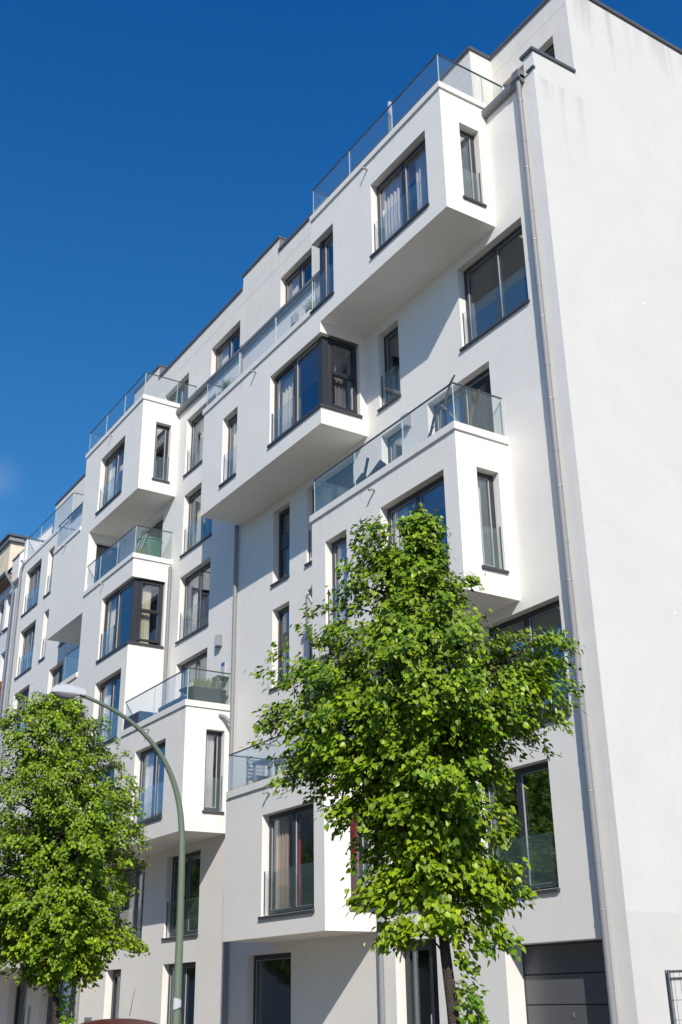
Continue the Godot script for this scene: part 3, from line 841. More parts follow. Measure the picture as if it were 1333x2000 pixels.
# right / left: crown radius over height towards the street's east and west; extra: single limbs [angle, height of the tip, reach, spread]
func tree(label: String, at: Vector3, seed_: int, turn: float, top: float, right: Array, left: Array, extra: Array, limbs: int, trunk_top: Vector2, parts: bool, per_twig := 40) -> Node3D:
	var r := RandomNumberGenerator.new()
	r.seed = seed_
	var o := thing("lime_tree", label, "tree", at, 0.0, "lime trees along the kerb")
	var er := Vector3(cos(turn), 0, sin(turn))          # the crown's own right
	var ef := Vector3(-sin(turn), 0, cos(turn))
	var axis := func(h: float) -> Vector3:
		var t := clampf(h / top, 0, 1)
		return er * (trunk_top.x * t * t + 0.05 * sin(h * 1.7)) + ef * (trunk_top.y * t * t) + Vector3.UP * h
	var tp := []
	var tr := []
	for k in 15:
		var h := top * 0.96 * k / 14.0
		tp.append(axis.call(h))
		tr.append(lerpf(0.088, 0.012, pow(k / 14.0, 0.8)) + (0.05 if k == 0 else 0.0))
	var st := mb()
	tube(st, tp, tr, 12)
	put("trunk", st, M.bark, o)
	var leaves := []                                   # [transform, colour]
	var bracts := []
	var lst := mb()
	var specs := []
	var lo: float = right[0].x
	for k in limbs:
		var q := (k + 0.5) / limbs
		var h := lerpf(lo, top - 0.1, pow(q, 1.12)) + r.randf_range(-0.12, 0.12)
		specs.append([k * 2.39996 + r.randf_range(-0.4, 0.4), h, -1.0, 0.0])
	specs.append_array(extra)
	for s in specs:
		var phi: float = s[0]
		var h: float = s[1]
		var c := cos(phi)
		var rr := profile(right, h)
		var rl := profile(left, h)
		var reach: float = s[2] - 0.22
		if s[2] < 0:
			var side := rr if c > 0 else rl
			var deep := (rr + rl) * 0.5
			reach = sqrt(pow(side * c, 2) + pow(deep * sin(phi), 2)) * (r.randf_range(0.84, 1.04) if r.randf() < 0.65 else r.randf_range(0.5, 0.85))
			reach = maxf(reach - 0.19, 0.08)
			h -= 0.1
		var dir := er * c + ef * sin(phi)
		var low := h < lo + 0.9
		var from: Vector3 = axis.call(maxf(h - reach * (0.15 if low else 0.55) - 0.15, 1.9))
		var tip: Vector3 = axis.call(h) + dir * reach
		if tip.y < from.y + 0.1: from.y = tip.y + 0.35
		var mid := from.lerp(tip, 0.55) + Vector3.UP * (0.22 * reach + (0.2 if low else 0.0))
		var pts := []
		var rad := []
		for k in 8:
			var t := k / 7.0
			var p := from.lerp(mid, t).lerp(mid.lerp(tip, t), t)
			pts.append(p)
			rad.append(lerpf(0.006 + 0.013 * reach, 0.004, t))
		tube(lst, pts, rad, 6)
		var twigs := int(5 + reach * 8.0)
		for k in twigs:
			var t := lerpf(0.16, 1.0, pow((k + 0.6) / twigs, 0.8))
			var p := from.lerp(mid, t).lerp(mid.lerp(tip, t), t)
			var sp: float = (0.13 + 0.16 * (1.0 - t) + 0.07 * reach * (1 - absf(t - 0.5))) * (s[3] if s[3] > 0 else 1.0)
			var small := clampf(reach * 1.4, 0.3, 1.0)
			sp *= small
			if t > 0.97: sp = 0.03
			var off: Vector3 = Vector3(r.randfn(), r.randfn() * 0.75, r.randfn()) * sp
			var tw: Vector3 = (dir * 0.55 + off.normalized() * 0.9 + Vector3.DOWN * 0.25).normalized()
			var p1: Vector3 = p + off
			var tl := r.randf_range(0.18, 0.32) * small
			if k % 2 == 0: tube(lst, [p, p1, p1 + tw * tl], [0.004, 0.003, 0.002], 4)
			twig(r, leaves, bracts, p1, tw, tl, per_twig if t < 0.75 else int(per_twig * 1.3), axis.call(p1.y), h < lo + 0.5)
	# shoots low on the trunk
	for k in 26:
		var a := r.randf_range(-0.9, 0.7)
		var d := er * cos(a) + ef * sin(a)
		var p: Vector3 = axis.call(r.randf_range(0.9, 2.15)) + d * r.randf_range(0.08, 0.16)
		twig(r, leaves, bracts, p, (d + Vector3.DOWN * r.randf_range(-0.2, 0.9)).normalized(), 0.2, 10, axis.call(p.y), true)
	put("limbs", lst, M.bark, o).set_meta("kind", "stuff")
	var lm := leaf_mesh()
	if parts:
		# the leaves that hang lowest and nearest to the street show one by one
		var order := []
		for k in leaves.size(): order.append([leaves[k][0].origin.y - 0.6 * leaves[k][0].origin.dot(ef) , k])
		order.sort_custom(func(a, b): return a[0] < b[0])
		var mats := [leaf_material(Color(0.11, 0.21, 0.012)), leaf_material(Color(0.15, 0.26, 0.014)), leaf_material(Color(0.09, 0.18, 0.012)), leaf_material(Color(0.23, 0.33, 0.018))]
		var taken := {}
		for k in mini(290, order.size()):
			var e: Array = leaves[order[k][1]]
			taken[order[k][1]] = true
			var l := MeshInstance3D.new()
			l.mesh = lm
			l.material_override = mats[r.randi() % 4]
			l.name = "leaf" if k == 0 else "leaf_%03d" % k
			o.add_child(l, true)
			l.transform = e[0]
		var rest := []
		for k in leaves.size():
			if not taken.has(k): rest.append(leaves[k])
		leaves = rest
	scatter("foliage", lm, leaf_material(Color(1, 1, 1)), leaves, o)
	scatter("blossom_bracts", bract_mesh(), leaf_material(Color(1, 1, 1)), bracts, o)
	return o

func scatter(called: String, mesh: Mesh, mat: Material, list: Array, parent: Node) -> void:
	var mm := MultiMesh.new()
	mm.transform_format = MultiMesh.TRANSFORM_3D
	mm.use_colors = true
	mm.mesh = mesh
	mm.instance_count = list.size()
	for k in list.size():
		mm.set_instance_transform(k, list[k][0])
		mm.set_instance_color(k, list[k][1])
	var o := MultiMeshInstance3D.new()
	o.multimesh = mm
	o.material_override = mat
	o.name = called
	o.set_meta("kind", "stuff")
	parent.add_child(o, true)

func twig(r: RandomNumberGenerator, leaves: Array, bracts: Array, p: Vector3, d: Vector3, len_: float, n: int, core: Vector3, young: bool) -> void:
	var bright := r.randf_range(0.8, 1.2)
	for k in n:
		var t := (k + r.randf()) / n
		var q := p + d * len_ * t + Vector3.DOWN * 0.35 * len_ * t * t + Vector3(r.randfn(), r.randfn() * 0.8, r.randfn()) * 0.062
		var out := q - core
		out.y *= 0.3
		out = out.normalized()
		var up := (Vector3.UP * 0.75 + out * 0.6 + Vector3(0.35, 0.2, 0.18) + Vector3(r.randfn(), r.randfn(), r.randfn()) * 0.5).normalized()
		var fw := (out * 0.6 + d * 0.4 + Vector3.DOWN * 0.7 + Vector3(r.randfn(), r.randfn(), r.randfn()) * 0.5)
		fw = (fw - up * fw.dot(up)).normalized()
		var sc := r.randf_range(0.8, 1.25) * lerpf(0.07, 0.055, clampf((q.y - 2.6) / 2.6, 0, 1))
		var b := Basis(up.cross(fw) * sc, up * sc, fw * sc)
		var yel := clampf(r.randfn() * 0.25 + 0.35 + (0.25 if young else 0.0), 0, 1)
		var c := Color(0.075, 0.165, 0.008).lerp(Color(0.335, 0.45, 0.012), yel) * bright
		if r.randf() < 0.02: c = Color(0.26, 0.30, 0.03)
		c.a = 1.0
		leaves.append([Transform3D(b, q), c])
	if r.randf() < 0.8:
		for k in 3:
			var q := p + d * len_ * r.randf() + Vector3(r.randfn(), r.randfn() - 0.3, r.randfn()) * 0.06
			var fw := Vector3(r.randfn() * 0.4, -1, r.randfn() * 0.4).normalized()
			var up := Vector3(r.randfn(), 0.3, r.randfn())
			up = (up - fw * up.dot(fw)).normalized()
			var sc := r.randf_range(0.06, 0.085)
			bracts.append([Transform3D(Basis(up.cross(fw) * sc, up * sc, fw * sc), q), Color(0.36, 0.42, 0.10)])

func street_lamp() -> void:
	var o := thing("street_lamp", "green street lamp with curved arm and pale oval head between two lime trees", "street lamp", Vector3(-4.13, 0, 6.0))
	var ctl := [Vector2(0, 0.0), Vector2(1.2, 0.0), Vector2(2.4, 0.0), Vector2(3.4, 0.01), Vector2(4.2, 0.03), Vector2(4.75, 0.10), Vector2(5.15, 0.23), Vector2(5.5, 0.42), Vector2(5.8, 0.68), Vector2(6.02, 0.95), Vector2(6.19, 1.23), Vector2(6.32, 1.54), Vector2(6.42, 1.86), Vector2(6.45, 2.0)]
	var pts := []
	var rad := []
	var c := Curve3D.new()
	for p in ctl: c.add_point(Vector3(0, p.x, p.y))
	for k in ctl.size():
		var a: Vector2 = ctl[maxi(k - 1, 0)]
		var b: Vector2 = ctl[mini(k + 1, ctl.size() - 1)]
		var t := Vector3(0, b.x - a.x, b.y - a.y) / 6.0
		c.set_point_in(k, -t)
		c.set_point_out(k, t)
	var n := 60
	for k in n + 1:
		var l := c.get_baked_length() * k / n
		pts.append(c.sample_baked(l, true))
		rad.append(lerpf(0.078, 0.054, l / 4.2) if l < 4.2 else lerpf(0.054, 0.029, (l - 4.2) / (c.get_baked_length() - 4.2)))
	var st := mb()
	tube(st, pts, rad, 18)
	put("mast", st, M.mast, o)
	st = mb()
	tube(st, [Vector3(0, 0, 0), Vector3(0, 1.1, 0), Vector3(0, 1.14, 0)], [0.105, 0.105, 0.085], 18)
	put("mast_base", st, M.mast, o)
	# head: an oval hood, flat below, with a bowl under it; z runs away from the arm
	var hood := mb()
	var sec := [[-0.02, 0.035, 0.05], [0.0, 0.08, 0.11], [0.1, 0.105, 0.14], [0.28, 0.125, 0.17], [0.42, 0.125, 0.165], [0.53, 0.10, 0.13], [0.60, 0.06, 0.07], [0.62, 0.01, 0.01]]
	loft(hood, sec, 0.0, 1.0, -0.22)
	var h := put("lamp_hood", hood, M.lamp_white, o)
	h.transform = Transform3D(Basis(Vector3.RIGHT, 0.02).scaled(Vector3(0.88, 0.95, 0.95)), Vector3(0, 6.46, 1.93))
	var bowl := mb()
	loft(bowl, [[0.14, 0.02, 0.01], [0.18, 0.09, 0.06], [0.3, 0.11, 0.10], [0.44, 0.105, 0.09], [0.54, 0.06, 0.045], [0.57, 0.01, 0.01]], -1.0, 0.0, -1.0)
	put("lamp_bowl", bowl, M.lamp_bowl, h, Vector3(0, -0.015, 0))
	# a slip of paper stuck to the mast
	var pap := mb()
	for k in 5:
		var a0 := -0.7 + k * 0.3
		var a1 := a0 + 0.3
		var q := [Vector3(sin(a0), 0, cos(a0)) * (0.088 + 0.006 * (k % 2)), Vector3(sin(a1), 0, cos(a1)) * (0.088 + 0.006 * ((k + 1) % 2))]
		quad(pap, q[0] + Vector3(0, 1.58 + 0.01 * k, 0), q[1] + Vector3(0, 1.58 + 0.01 * k, 0), q[1] + Vector3(0, 1.76 - 0.012 * k, 0), q[0] + Vector3(0, 1.76, 0), (q[0] + q[1]).normalized())
	var pn := put("paper_notice", pap, M.lamp_white)
	pn.position = Vector3(-4.13, 0, 6.0)
	pn.rotation.y = 1.15
	tag(pn, "small white paper notice wrapped round the green lamp mast", "notice")

# stacked half or whole oval sections along z: [z, half width, height]; lo..hi: share of the height below and above
func loft(st: SurfaceTool, sec: Array, below: float, above: float, floor_: float) -> void:
	var n := 16
	var rings := []
	for s in sec:
		var ring_ := []
		for k in n:
			var a := TAU * k / n
			var y: float = sin(a)
			if y < 0 and above > 0: y *= -floor_ * 1.0 if floor_ > 0 else 0.12
			if y > 0 and above <= 0: y *= 0.05
			ring_.append(Vector3(cos(a) * s[1], y * s[2], s[0]))
		rings.append(ring_)
	for k in rings.size() - 1:
		for s in n:
			var t := (s + 1) % n
			var a: Vector3 = rings[k][s]
			var m: Vector3 = (a + rings[k + 1][t]) / 2
			var nn := Vector3(m.x, m.y, 0).normalized()
			st.set_smooth_group(0)
			quad(st, a, rings[k][t], rings[k + 1][t], rings[k + 1][s], nn)

func car() -> void:
	var o := thing("parked_car", "dark red car parked beyond the lamp mast, only its roof and aerial in sight", "car", Vector3(-6.75, 0, 6.1))
	var paint := plain(Color(0.10, 0.022, 0.022), 0.42)
	var black := plain(Color(0.02, 0.02, 0.022), 0.5)
	# the body: cross sections along x [x, half width, bottom, shoulder]
	var st := mb()
	skin(st, [[-2.1, 0.6, 0.35, 0.72], [-2.02, 0.8, 0.25, 0.82], [-1.5, 0.86, 0.22, 0.92], [-0.7, 0.88, 0.22, 0.96], [0.8, 0.88, 0.22, 0.95], [1.5, 0.86, 0.22, 0.95], [1.98, 0.8, 0.28, 0.92], [2.08, 0.62, 0.4, 0.75]])
	put("body", st, paint, o)
	st = mb()
	skin(st, [[-1.05, 0.76, 0.9, 0.95], [-0.45, 0.68, 0.9, 1.2], [-0.1, 0.63, 0.92, 1.32], [0.9, 0.63, 0.92, 1.32], [1.35, 0.66, 0.92, 1.2], [1.9, 0.74, 0.9, 0.96]])
	put("cabin_glass", st, plain(Color(0.015, 0.018, 0.02), 0.08), o)
	st = mb()
	var n := 12
	for i in n:
		for j in n:
			var c := []
			for q in [[i, j], [i + 1, j], [i + 1, j + 1], [i, j + 1]]:
				var u: float = float(q[0]) / n * 2 - 1
				var v: float = float(q[1]) / n * 2 - 1
				c.append(Vector3(0.42 + u * 0.98, 1.454 - 0.085 * pow(absf(v), 2.4) - 0.17 * pow(absf(u), 2.6), v * (0.63 - 0.03 * u * u)))
			var nn: Vector3 = (c[1] - c[0]).cross(c[3] - c[0]).normalized()
			if nn.y < 0: nn = -nn
			quad(st, c[0], c[1], c[2], c[3], nn)
	put("roof_panel", st, paint, o)
	for z in [-0.8, 0.8]:
		for x in [-1.3, 1.3]:
			var w := mb()
			lathe(w, [Vector2(0, -0.1), Vector2(0.27, -0.1), Vector2(0.31, -0.06), Vector2(0.31, 0.06), Vector2(0.27, 0.1), Vector2(0, 0.1)], 20)
			var wh := put("wheel", w, black, o, Vector3(x, 0.31, z))
			wh.rotation.x = PI / 2
			var rim := mb()
			lathe(rim, [Vector2(0, 0.012), Vector2(0.18, 0.012), Vector2(0.2, 0.0)], 16, Vector3(0, 0.1 * signf(z), 0))
			put("rim", rim, M.steel, wh)
	for z in [-0.6, 0.6]:
		put("headlight", bx(-2.06, 0.6, z - 0.15, -1.98, 0.74, z + 0.15), M.lamp_white, o)
		put("tail_light", bx(1.97, 0.65, z - 0.14, 2.06, 0.85, z + 0.14), M.red_cloth, o)
		put("wing_mirror", bx(-0.75, 0.92, z * 1.62 - 0.09, -0.62, 1.06, z * 1.62 + 0.09), paint, o)
	st = mb()
	tube(st, [Vector3(0.95, 1.5, 0), Vector3(1.12, 1.93, 0)], [0.006, 0.003], 6)
	put("aerial", st, black, o)

func skin(st: SurfaceTool, sec: Array) -> void:
	var rings := []
	for s in sec:
		var r := []
		for k in 16:
			var a := TAU * k / 16
			var cx := signf(cos(a)) * pow(absf(cos(a)), 0.45)
			var cy := signf(sin(a)) * pow(absf(sin(a)), 0.55)
			r.append(Vector3(s[0], lerpf(s[2], s[3], cy * 0.5 + 0.5), cx * s[1]))
		rings.append(r)
	for k in rings.size() - 1:
		var mid := Vector3(0, (sec[k][2] + sec[k][3]) / 2, 0)
		for i in 16:
			var j := (i + 1) % 16
			var m: Vector3 = (rings[k][i] + rings[k + 1][j]) / 2
			quad(st, rings[k][i], rings[k][j], rings[k + 1][j], rings[k + 1][i], (Vector3(0, m.y, m.z) - mid).normalized())
	for e in [0, rings.size() - 1]:
		for i in range(1, 15):
			tri(st, rings[e][0], rings[e][i], rings[e][i + 1], Vector3(-1 if e == 0 else 1, 0, 0))

func fence() -> void:
	var steel := plain(Color(0.25, 0.26, 0.27), 0.45, 0.5)
	for q in [[Vector3(3.40, 0, 2.92), -0.03, "steel mesh hoarding panel standing across the vacant lot beside the gable"], [Vector3(3.36, 0, 2.90), 2.308, "steel mesh hoarding panel seen nearly end on at the lot corner"]]:
		var o := thing("mesh_fence", q[2], "fence", q[0], q[1], "steel mesh fence panels on the lot")
		for x in [0.02, 3.45]:
			var p := mb()
			tube(p, [Vector3(x, -0.03, 0), Vector3(x, 1.96, 0)], [0.019, 0.019], 10)
			put("post", p, steel, o)
		for y in [0.2, 1.86, 1.94]:
			var p := mb()
			tube(p, [Vector3(0.02, y, 0), Vector3(3.45, y, 0)], [0.015, 0.015], 10)
			put("cross_rail", p, steel, o)
		for k in 33:
			var p := mb()
			tube(p, [Vector3(0.1 + k * 0.1, 0.2, 0.008), Vector3(0.1 + k * 0.1, 1.96, 0.008)], [0.003, 0.003], 5)
			put("upright_wire", p, steel, o)
		for k in 8:
			var p := mb()
			tube(p, [Vector3(0.02, 0.3 + k * 0.22, 0.014), Vector3(3.45, 0.3 + k * 0.22, 0.014)], [0.003, 0.003], 5)
			put("cross_wire", p, steel, o)
		put("foot_block", bx(-0.3, -0.028, -0.12, 0.3, 0.1, 0.12), M.kerb, o)
	var cl := mb()
	tube(cl, [Vector3(3.29, 1.28, 2.9), Vector3(3.46, 1.3, 2.92)], [0.03, 0.03], 8)
	tag(put("fence_clamp", cl, plain(Color(0.12, 0.06, 0.03), 0.8, 0.3)), "rusty clamp joining the two mesh fence panels", "clamp")

func neighbour() -> void:
	var wall := textured(grain(31, 0.05, 0.05, 0.02, Color(0.86, 0.865, 0.87), 256), 5.0)
	var tan := textured(grain(32, 0.08, 0.1, 0.02, Color(0.90, 0.84, 0.74), 256), 4.0)
	var wood := plain(Color(0.25, 0.15, 0.10), 0.7)
	var tile := plain(Color(0.12, 0.10, 0.10), 0.6)
	var o := thing("old_house", "older pale house with tiled eaves and a tan dormer at the left edge", "house")
	var st := mb()
	var holes := []
	for n in 6:
		for x in [[-38.75, -38.05], [-40.25, -39.1], [-42.6, -41.5], [-45.2, -44.1]]:
			holes.append([x[0], x[1], 3.6 + n * 2.95, 5.4 + n * 2.95, 0.2])
	sheet(st, Vector3(0, 0, -0.05), Vector3.RIGHT, Vector3.UP, Vector3.BACK, [[-60.0, -36.7, 0.0, 20.9]], holes)
	sheet(st, Vector3(-36.7, 0, 0), Vector3.BACK, Vector3.UP, Vector3.RIGHT, [[-12.0, -0.05, 0.0, 20.9]], [])
	put("wall", st, wall, o)
	for h in holes:
		var w := put("window", ring(h[0], h[2], h[1], h[3], 0.08, -0.31, -0.23), M.lamp_white, o)
		put("pane", bx(h[0] + 0.07, h[2] + 0.07, -0.29, h[1] - 0.07, h[3] - 0.07, -0.27), plain(Color(0.02, 0.025, 0.03), 0.05), w)
		put("sill", bx(h[0] - 0.06, h[2] - 0.06, -0.25, h[1] + 0.06, h[2] - 0.004, 0.03), M.sill, w)
	# eaves: boards, gutter, a tiled slope, then the dormer
	for k in 3: put("eaves_board", bx(-60, 20.62 + 0.04 * k, -0.04 + k * 0.14, -37.75, 20.68 + 0.04 * k, 0.09 + k * 0.14), wood, o)
	put("fascia", bx(-60, 20.75, -0.04, -37.72, 20.9, 0.4), wood, o)
	st = mb()
	tube(st, [Vector3(-60, 20.9, 0.47), Vector3(-37.45, 20.9, 0.47)], [0.08, 0.08], 10)
	put("gutter", st, M.zinc, o)
	st = mb()
	tube(st, [Vector3(-37.5, 20.88, 0.47), Vector3(-37.46, 20.75, 0.45), Vector3(-37.36, 20.35, 0.2), Vector3(-37.3, 20.1, 0.1), Vector3(-37.3, 0, 0.1)], [0.06, 0.06, 0.06, 0.06, 0.06], 10)
	put("downpipe", st, M.zinc_dark, o)
	for k in 10:
		var y := 20.94 + k * 0.2
		var z := 0.44 - k * 0.16
		st = mb()
		for j in 56:
			var x := -37.72 - j * 0.36
			quad(st, Vector3(x - 0.345, y, z), Vector3(x, y + 0.012, z), Vector3(x, y + 0.232, z - 0.18), Vector3(x - 0.345, y + 0.22, z - 0.18), Vector3(0, 0.65, 0.76))
			quad(st, Vector3(x - 0.345, y - 0.03, z), Vector3(x, y - 0.03, z), Vector3(x, y + 0.012, z), Vector3(x - 0.345, y, z), Vector3.BACK)
		put("tile_course", st, tile, o).set_meta("kind", "stuff")
	put("dormer", bx(-60, 21.0, -9, -42.7, 24.62, -1.0), tan, o)
	put("dormer_fascia", bx(-60, 24.62, -9.2, -42.5, 24.86, -0.85), M.zinc, o)
	put("dormer_roof", bx(-60.1, 24.86, -9.3, -42.4, 24.98, -0.75), M.flashing, o)
	st = mb()
	var side := [Vector2(0.14, 20.4), Vector2(0.14, 21.65), Vector2(-1.3, 23.45), Vector2(-1.3, 20.4)]
	for x in [[-37.7, -1.0], [-36.62, 1.0]]:
		quad(st, Vector3(x[0], side[0].y, side[0].x), Vector3(x[0], side[1].y, side[1].x), Vector3(x[0], side[2].y, side[2].x), Vector3(x[0], side[3].y, side[3].x), Vector3(x[1], 0, 0))
	quad(st, Vector3(-37.7, 20.4, 0.14), Vector3(-36.62, 20.4, 0.14), Vector3(-36.62, 21.65, 0.14), Vector3(-37.7, 21.65, 0.14), Vector3.BACK)
	quad(st, Vector3(-37.7, 20.4, 0.14), Vector3(-36.62, 20.4, 0.14), Vector3(-36.62, 20.4, -0.05), Vector3(-37.7, 20.4, -0.05), Vector3.DOWN)
	put("fire_wall", st, M.plaster, o)
	st = mb()
	quad(st, Vector3(-37.78, 21.66, 0.18), Vector3(-36.58, 21.66, 0.18), Vector3(-36.58, 23.52, -1.3), Vector3(-37.78, 23.52, -1.3), Vector3(0, 0.62, 0.78))
	quad(st, Vector3(-37.78, 21.56, 0.18), Vector3(-36.58, 21.56, 0.18), Vector3(-36.58, 21.66, 0.18), Vector3(-37.78, 21.66, 0.18), Vector3.BACK)
	for x in [-37.78, -36.58]: quad(st, Vector3(x, 21.56, 0.18), Vector3(x, 21.66, 0.18), Vector3(x, 23.52, -1.3), Vector3(x, 23.42, -1.3), Vector3(signf(x + 37), 0, 0))
	put("fire_wall_cap", st, M.zinc, o)
	put("balcony_parapet", bx(-44.0, 14.3, -0.05, -38.05, 15.7, 0.55), plain(Color(0.2, 0.06, 0.035), 0.8), o)

# ------------------------------------------------------------------ things on the terraces
func furniture() -> void:
	var clay := plain(Color(0.35, 0.13, 0.06), 0.8)
	var dark := plain(Color(0.02, 0.021, 0.025), 0.7)
	var navy := plain(Color(0.03, 0.045, 0.085), 0.8)
	var cane := plain(Color(0.10, 0.075, 0.055), 0.8)
	var grey := plain(Color(0.22, 0.23, 0.24), 0.6)
	var blade := plain(Color(0.13, 0.18, 0.05), 0.6)
	var stone := plain(Color(0.28, 0.28, 0.27), 0.8)
	# grass pots on the terrace over the second bay
	for q in [[-13.1, 18.36, 0.95, "square grey planter of tufted grass at the left end of the long upper terrace", 1], [-8.2, 18.36, 0.85, "tapered grey planter with a leafy plant beside the corner of the top bay", 2]]:
		var o := thing("planter", q[3], "planter", Vector3(q[0], 18.182, q[2]), 0.2, "planters on the long upper terrace")
		var st := mb()
		frustum(st, 0.15, 0.24, 0.52)
		put("pot", st, stone, o)
		grass(o, Vector3(0, 0.5, 0), 0.2, 0.55, 130, q[4], blade)
	# bleached branches on the terrace over the third bay
	var ty := 12.282
	var sets := [
		[[Vector3(-3.75, 0, 0.9), Vector3(-3.3, 0.45, 1.0), Vector3(-3.12, 0.55, 1.05), Vector3(-2.85, 0.95, 1.1), Vector3(-2.72, 1.0, 1.12)], "long dark branch leaning low along the terrace glass"],
		[[Vector3(-2.85, 0, 1.0), Vector3(-2.7, 0.45, 1.05), Vector3(-2.6, 0.8, 1.1), Vector3(-2.3, 1.3, 1.12), Vector3(-2.12, 1.44, 1.12)], "tall brown branch leaning into the glass corner of the terrace"],
		[[Vector3(-1.98, 0, 0.95), Vector3(-2.3, 0.5, 1.05), Vector3(-2.62, 0.95, 1.12)], "thin pale branch crossing the tall brown one"],
		[[Vector3(-2.02, 0, 0.85), Vector3(-2.04, 0.35, 0.85), Vector3(-1.98, 0.7, 0.8), Vector3(-1.86, 0.98, 0.75), Vector3(-1.82, 1.05, 0.72)], "forked silvery branch standing inside the side glass of the terrace"]]
	for s in sets:
		var st := mb()
		var pts := []
		var rad := []
		for k in s[0].size():
			pts.append(s[0][k] + Vector3(0, ty + 0.02, 0))
			rad.append(lerpf(0.042, 0.018, float(k) / (s[0].size() - 1)))
		tube(st, pts, rad, 8)
		var m: int = pts.size() / 2
		tube(st, [pts[m], pts[m] + Vector3(0.12, 0.16, -0.05)], [0.013, 0.006], 6)
		tag(put("branch", st, cane if s[0][0].x < -2.0 else M.zinc), s[1], "branch", "dry branches on the terrace")
	var fan := thing("folding_lounger", "dark folded garden lounger behind the middle of the terrace glass", "lounger", Vector3(-5.62, ty, 1.1))
	for q in [[-0.3, 0.85, 0.5], [0.26, -0.7, 0.5]]:
		var sl := put("seat_panel", bx(-0.25, 0.0, -0.02, 0.25, 0.62, 0.02), dark, fan, Vector3(q[0] * 0.4, 0.3, 0))
		sl.rotation = Vector3(-0.4, 0, q[1])
	var fl := mb()
	tube(fl, [Vector3(-0.25, 0.0, 0), Vector3(0.3, 0.85, 0.1)], [0.035, 0.035], 8)
	put("leg", fl, dark, fan)
	fl = mb()
	tube(fl, [Vector3(0.2, 0.0, 0.05), Vector3(-0.15, 0.5, 0.05)], [0.02, 0.02], 8)
	put("leg", fl, dark, fan)
	var bxo := put("storage_tin", bx(-0.12, 0, -0.1, 0.12, 0.42, 0.1), grey, null, Vector3(-3.95, ty, 0.95))
	tag(bxo, "small grey tin box by the foot of the long dark branch", "box")
	# the terrace with the bistro set
	ty = 9.262
	var ch := thing("bistro_chair", "wire bistro chair left of the round table", "chair", Vector3(-16.15, ty, 0.72), 0.5, "wire chairs at the round terrace table")
	bistro(ch, M.rail)
	var c2: Node3D = ch.duplicate()
	c2.name = numbered("bistro_chair")
	add_child(c2, true)
	c2.position = Vector3(-14.95, ty, 0.12)
	c2.rotation.y = 2.2
	tag(c2, "wire bistro chair behind the dark trough of grasses", "chair")
	var t := thing("bistro_table", "dark round bistro table on the terrace with the glass corner", "table", Vector3(-15.25, ty, 0.7))
	var st := mb()
	lathe(st, [Vector2(0, 0.70), Vector2(0.43, 0.70), Vector2(0.45, 0.715), Vector2(0.43, 0.73), Vector2(0, 0.73)], 28)
	put("table_top", st, dark, t)
	st = mb()
	lathe(st, [Vector2(0.22, 0.0), Vector2(0.2, 0.03), Vector2(0.03, 0.05), Vector2(0.025, 0.70)], 16)
	put("leg", st, dark, t)
	var tr := thing("grass_trough", "dark tapered trough of grasses inside the glass corner of the bistro terrace", "planter", Vector3(-14.62, ty, 0.62), PI / 2)
	st = mb()
	var a := [Vector3(-0.42, 0, -0.14), Vector3(0.42, 0, -0.14), Vector3(0.42, 0, 0.14), Vector3(-0.42, 0, 0.14)]
	var b := [Vector3(-0.55, 0.62, -0.19), Vector3(0.55, 0.62, -0.19), Vector3(0.55, 0.62, 0.19), Vector3(-0.55, 0.62, 0.19)]
	for k in 4:
		var l := (k + 1) % 4
		quad(st, a[k], a[l], b[l], b[k], Vector3(a[k].x + a[l].x, 0, a[k].z + a[l].z).normalized())
	quad(st, b[0], b[1], b[2], b[3], Vector3.UP)
	put("trough", st, dark, tr)
	grass(tr, Vector3(0, 0.6, 0), 0.45, 0.4, 150, 5, blade)
	var wt := thing("wooden_shelf", "small brown wooden potting shelf against the wall behind the trough", "shelf", Vector3(-14.66, ty, 0.08), PI / 2)
	for x in [-0.24, 0.24]:
		put("leg", bx(x - 0.03, 0, -0.2, x + 0.03, 1.05, 0.2), cane, wt)
	for y in [0.45, 1.0]: put("board", bx(-0.21, y, -0.2, 0.21, y + 0.04, 0.2), cane, wt)
	for q in [[-18.35, 0.55, 0.75, 0.75, 0.62, "dark blue covered lounge seat at the left end of the bistro terrace"], [-17.2, 0.75, 0.7, 0.35, 0.42, "low dark blue covered lounge bench next to the covered seat"], [-15.85, 0.85, 0.3, 0.25, 0.5, "small dark blue cushion box under the wire chair's side"]]:
		var cv := mb()
		cushion(cv, q[1] if q[1] > 0.6 else q[2] * 0.8, q[4], q[3])
		tag(put("furniture_cover", cv, navy, null, Vector3(q[0], ty, 0.62 if q[0] < -16 else 0.95)), q[5], "cover", "covered furniture on the bistro terrace")
	var bl := thing("blue_sign_board", "small blue and white board leaning on the wall of the bistro terrace", "board", Vector3(-14.75, ty, 0.03), 0.0)
	put("board", bx(-0.1, 0.9, 0, 0.12, 1.5, 0.03), M.lamp_white, bl)
	put("blue_edge", bx(-0.1, 1.43, 0.03, 0.12, 1.52, 0.04), plain(Color(0.01, 0.15, 0.5), 0.5), bl)
	put("stand", bx(-0.02, 0, 0.0, 0.02, 0.9, 0.03), M.steel, bl)
	# loggia terrace over the left corner window
	ty = 15.212
	var gp := thing("green_barrel", "big green plastic barrel at the right end of the loggia terrace", "barrel", Vector3(-19.35, ty, 0.66))
	st = mb()
	lathe(st, [Vector2(0, 0), Vector2(0.30, 0), Vector2(0.33, 0.05), Vector2(0.40, 0.82), Vector2(0.43, 0.84), Vector2(0.43, 0.88), Vector2(0.40, 0.89), Vector2(0.37, 0.86), Vector2(0, 0.83)], 28)
	put("tub", st, plain(Color(0.06, 0.17, 0.12), 0.45), gp)
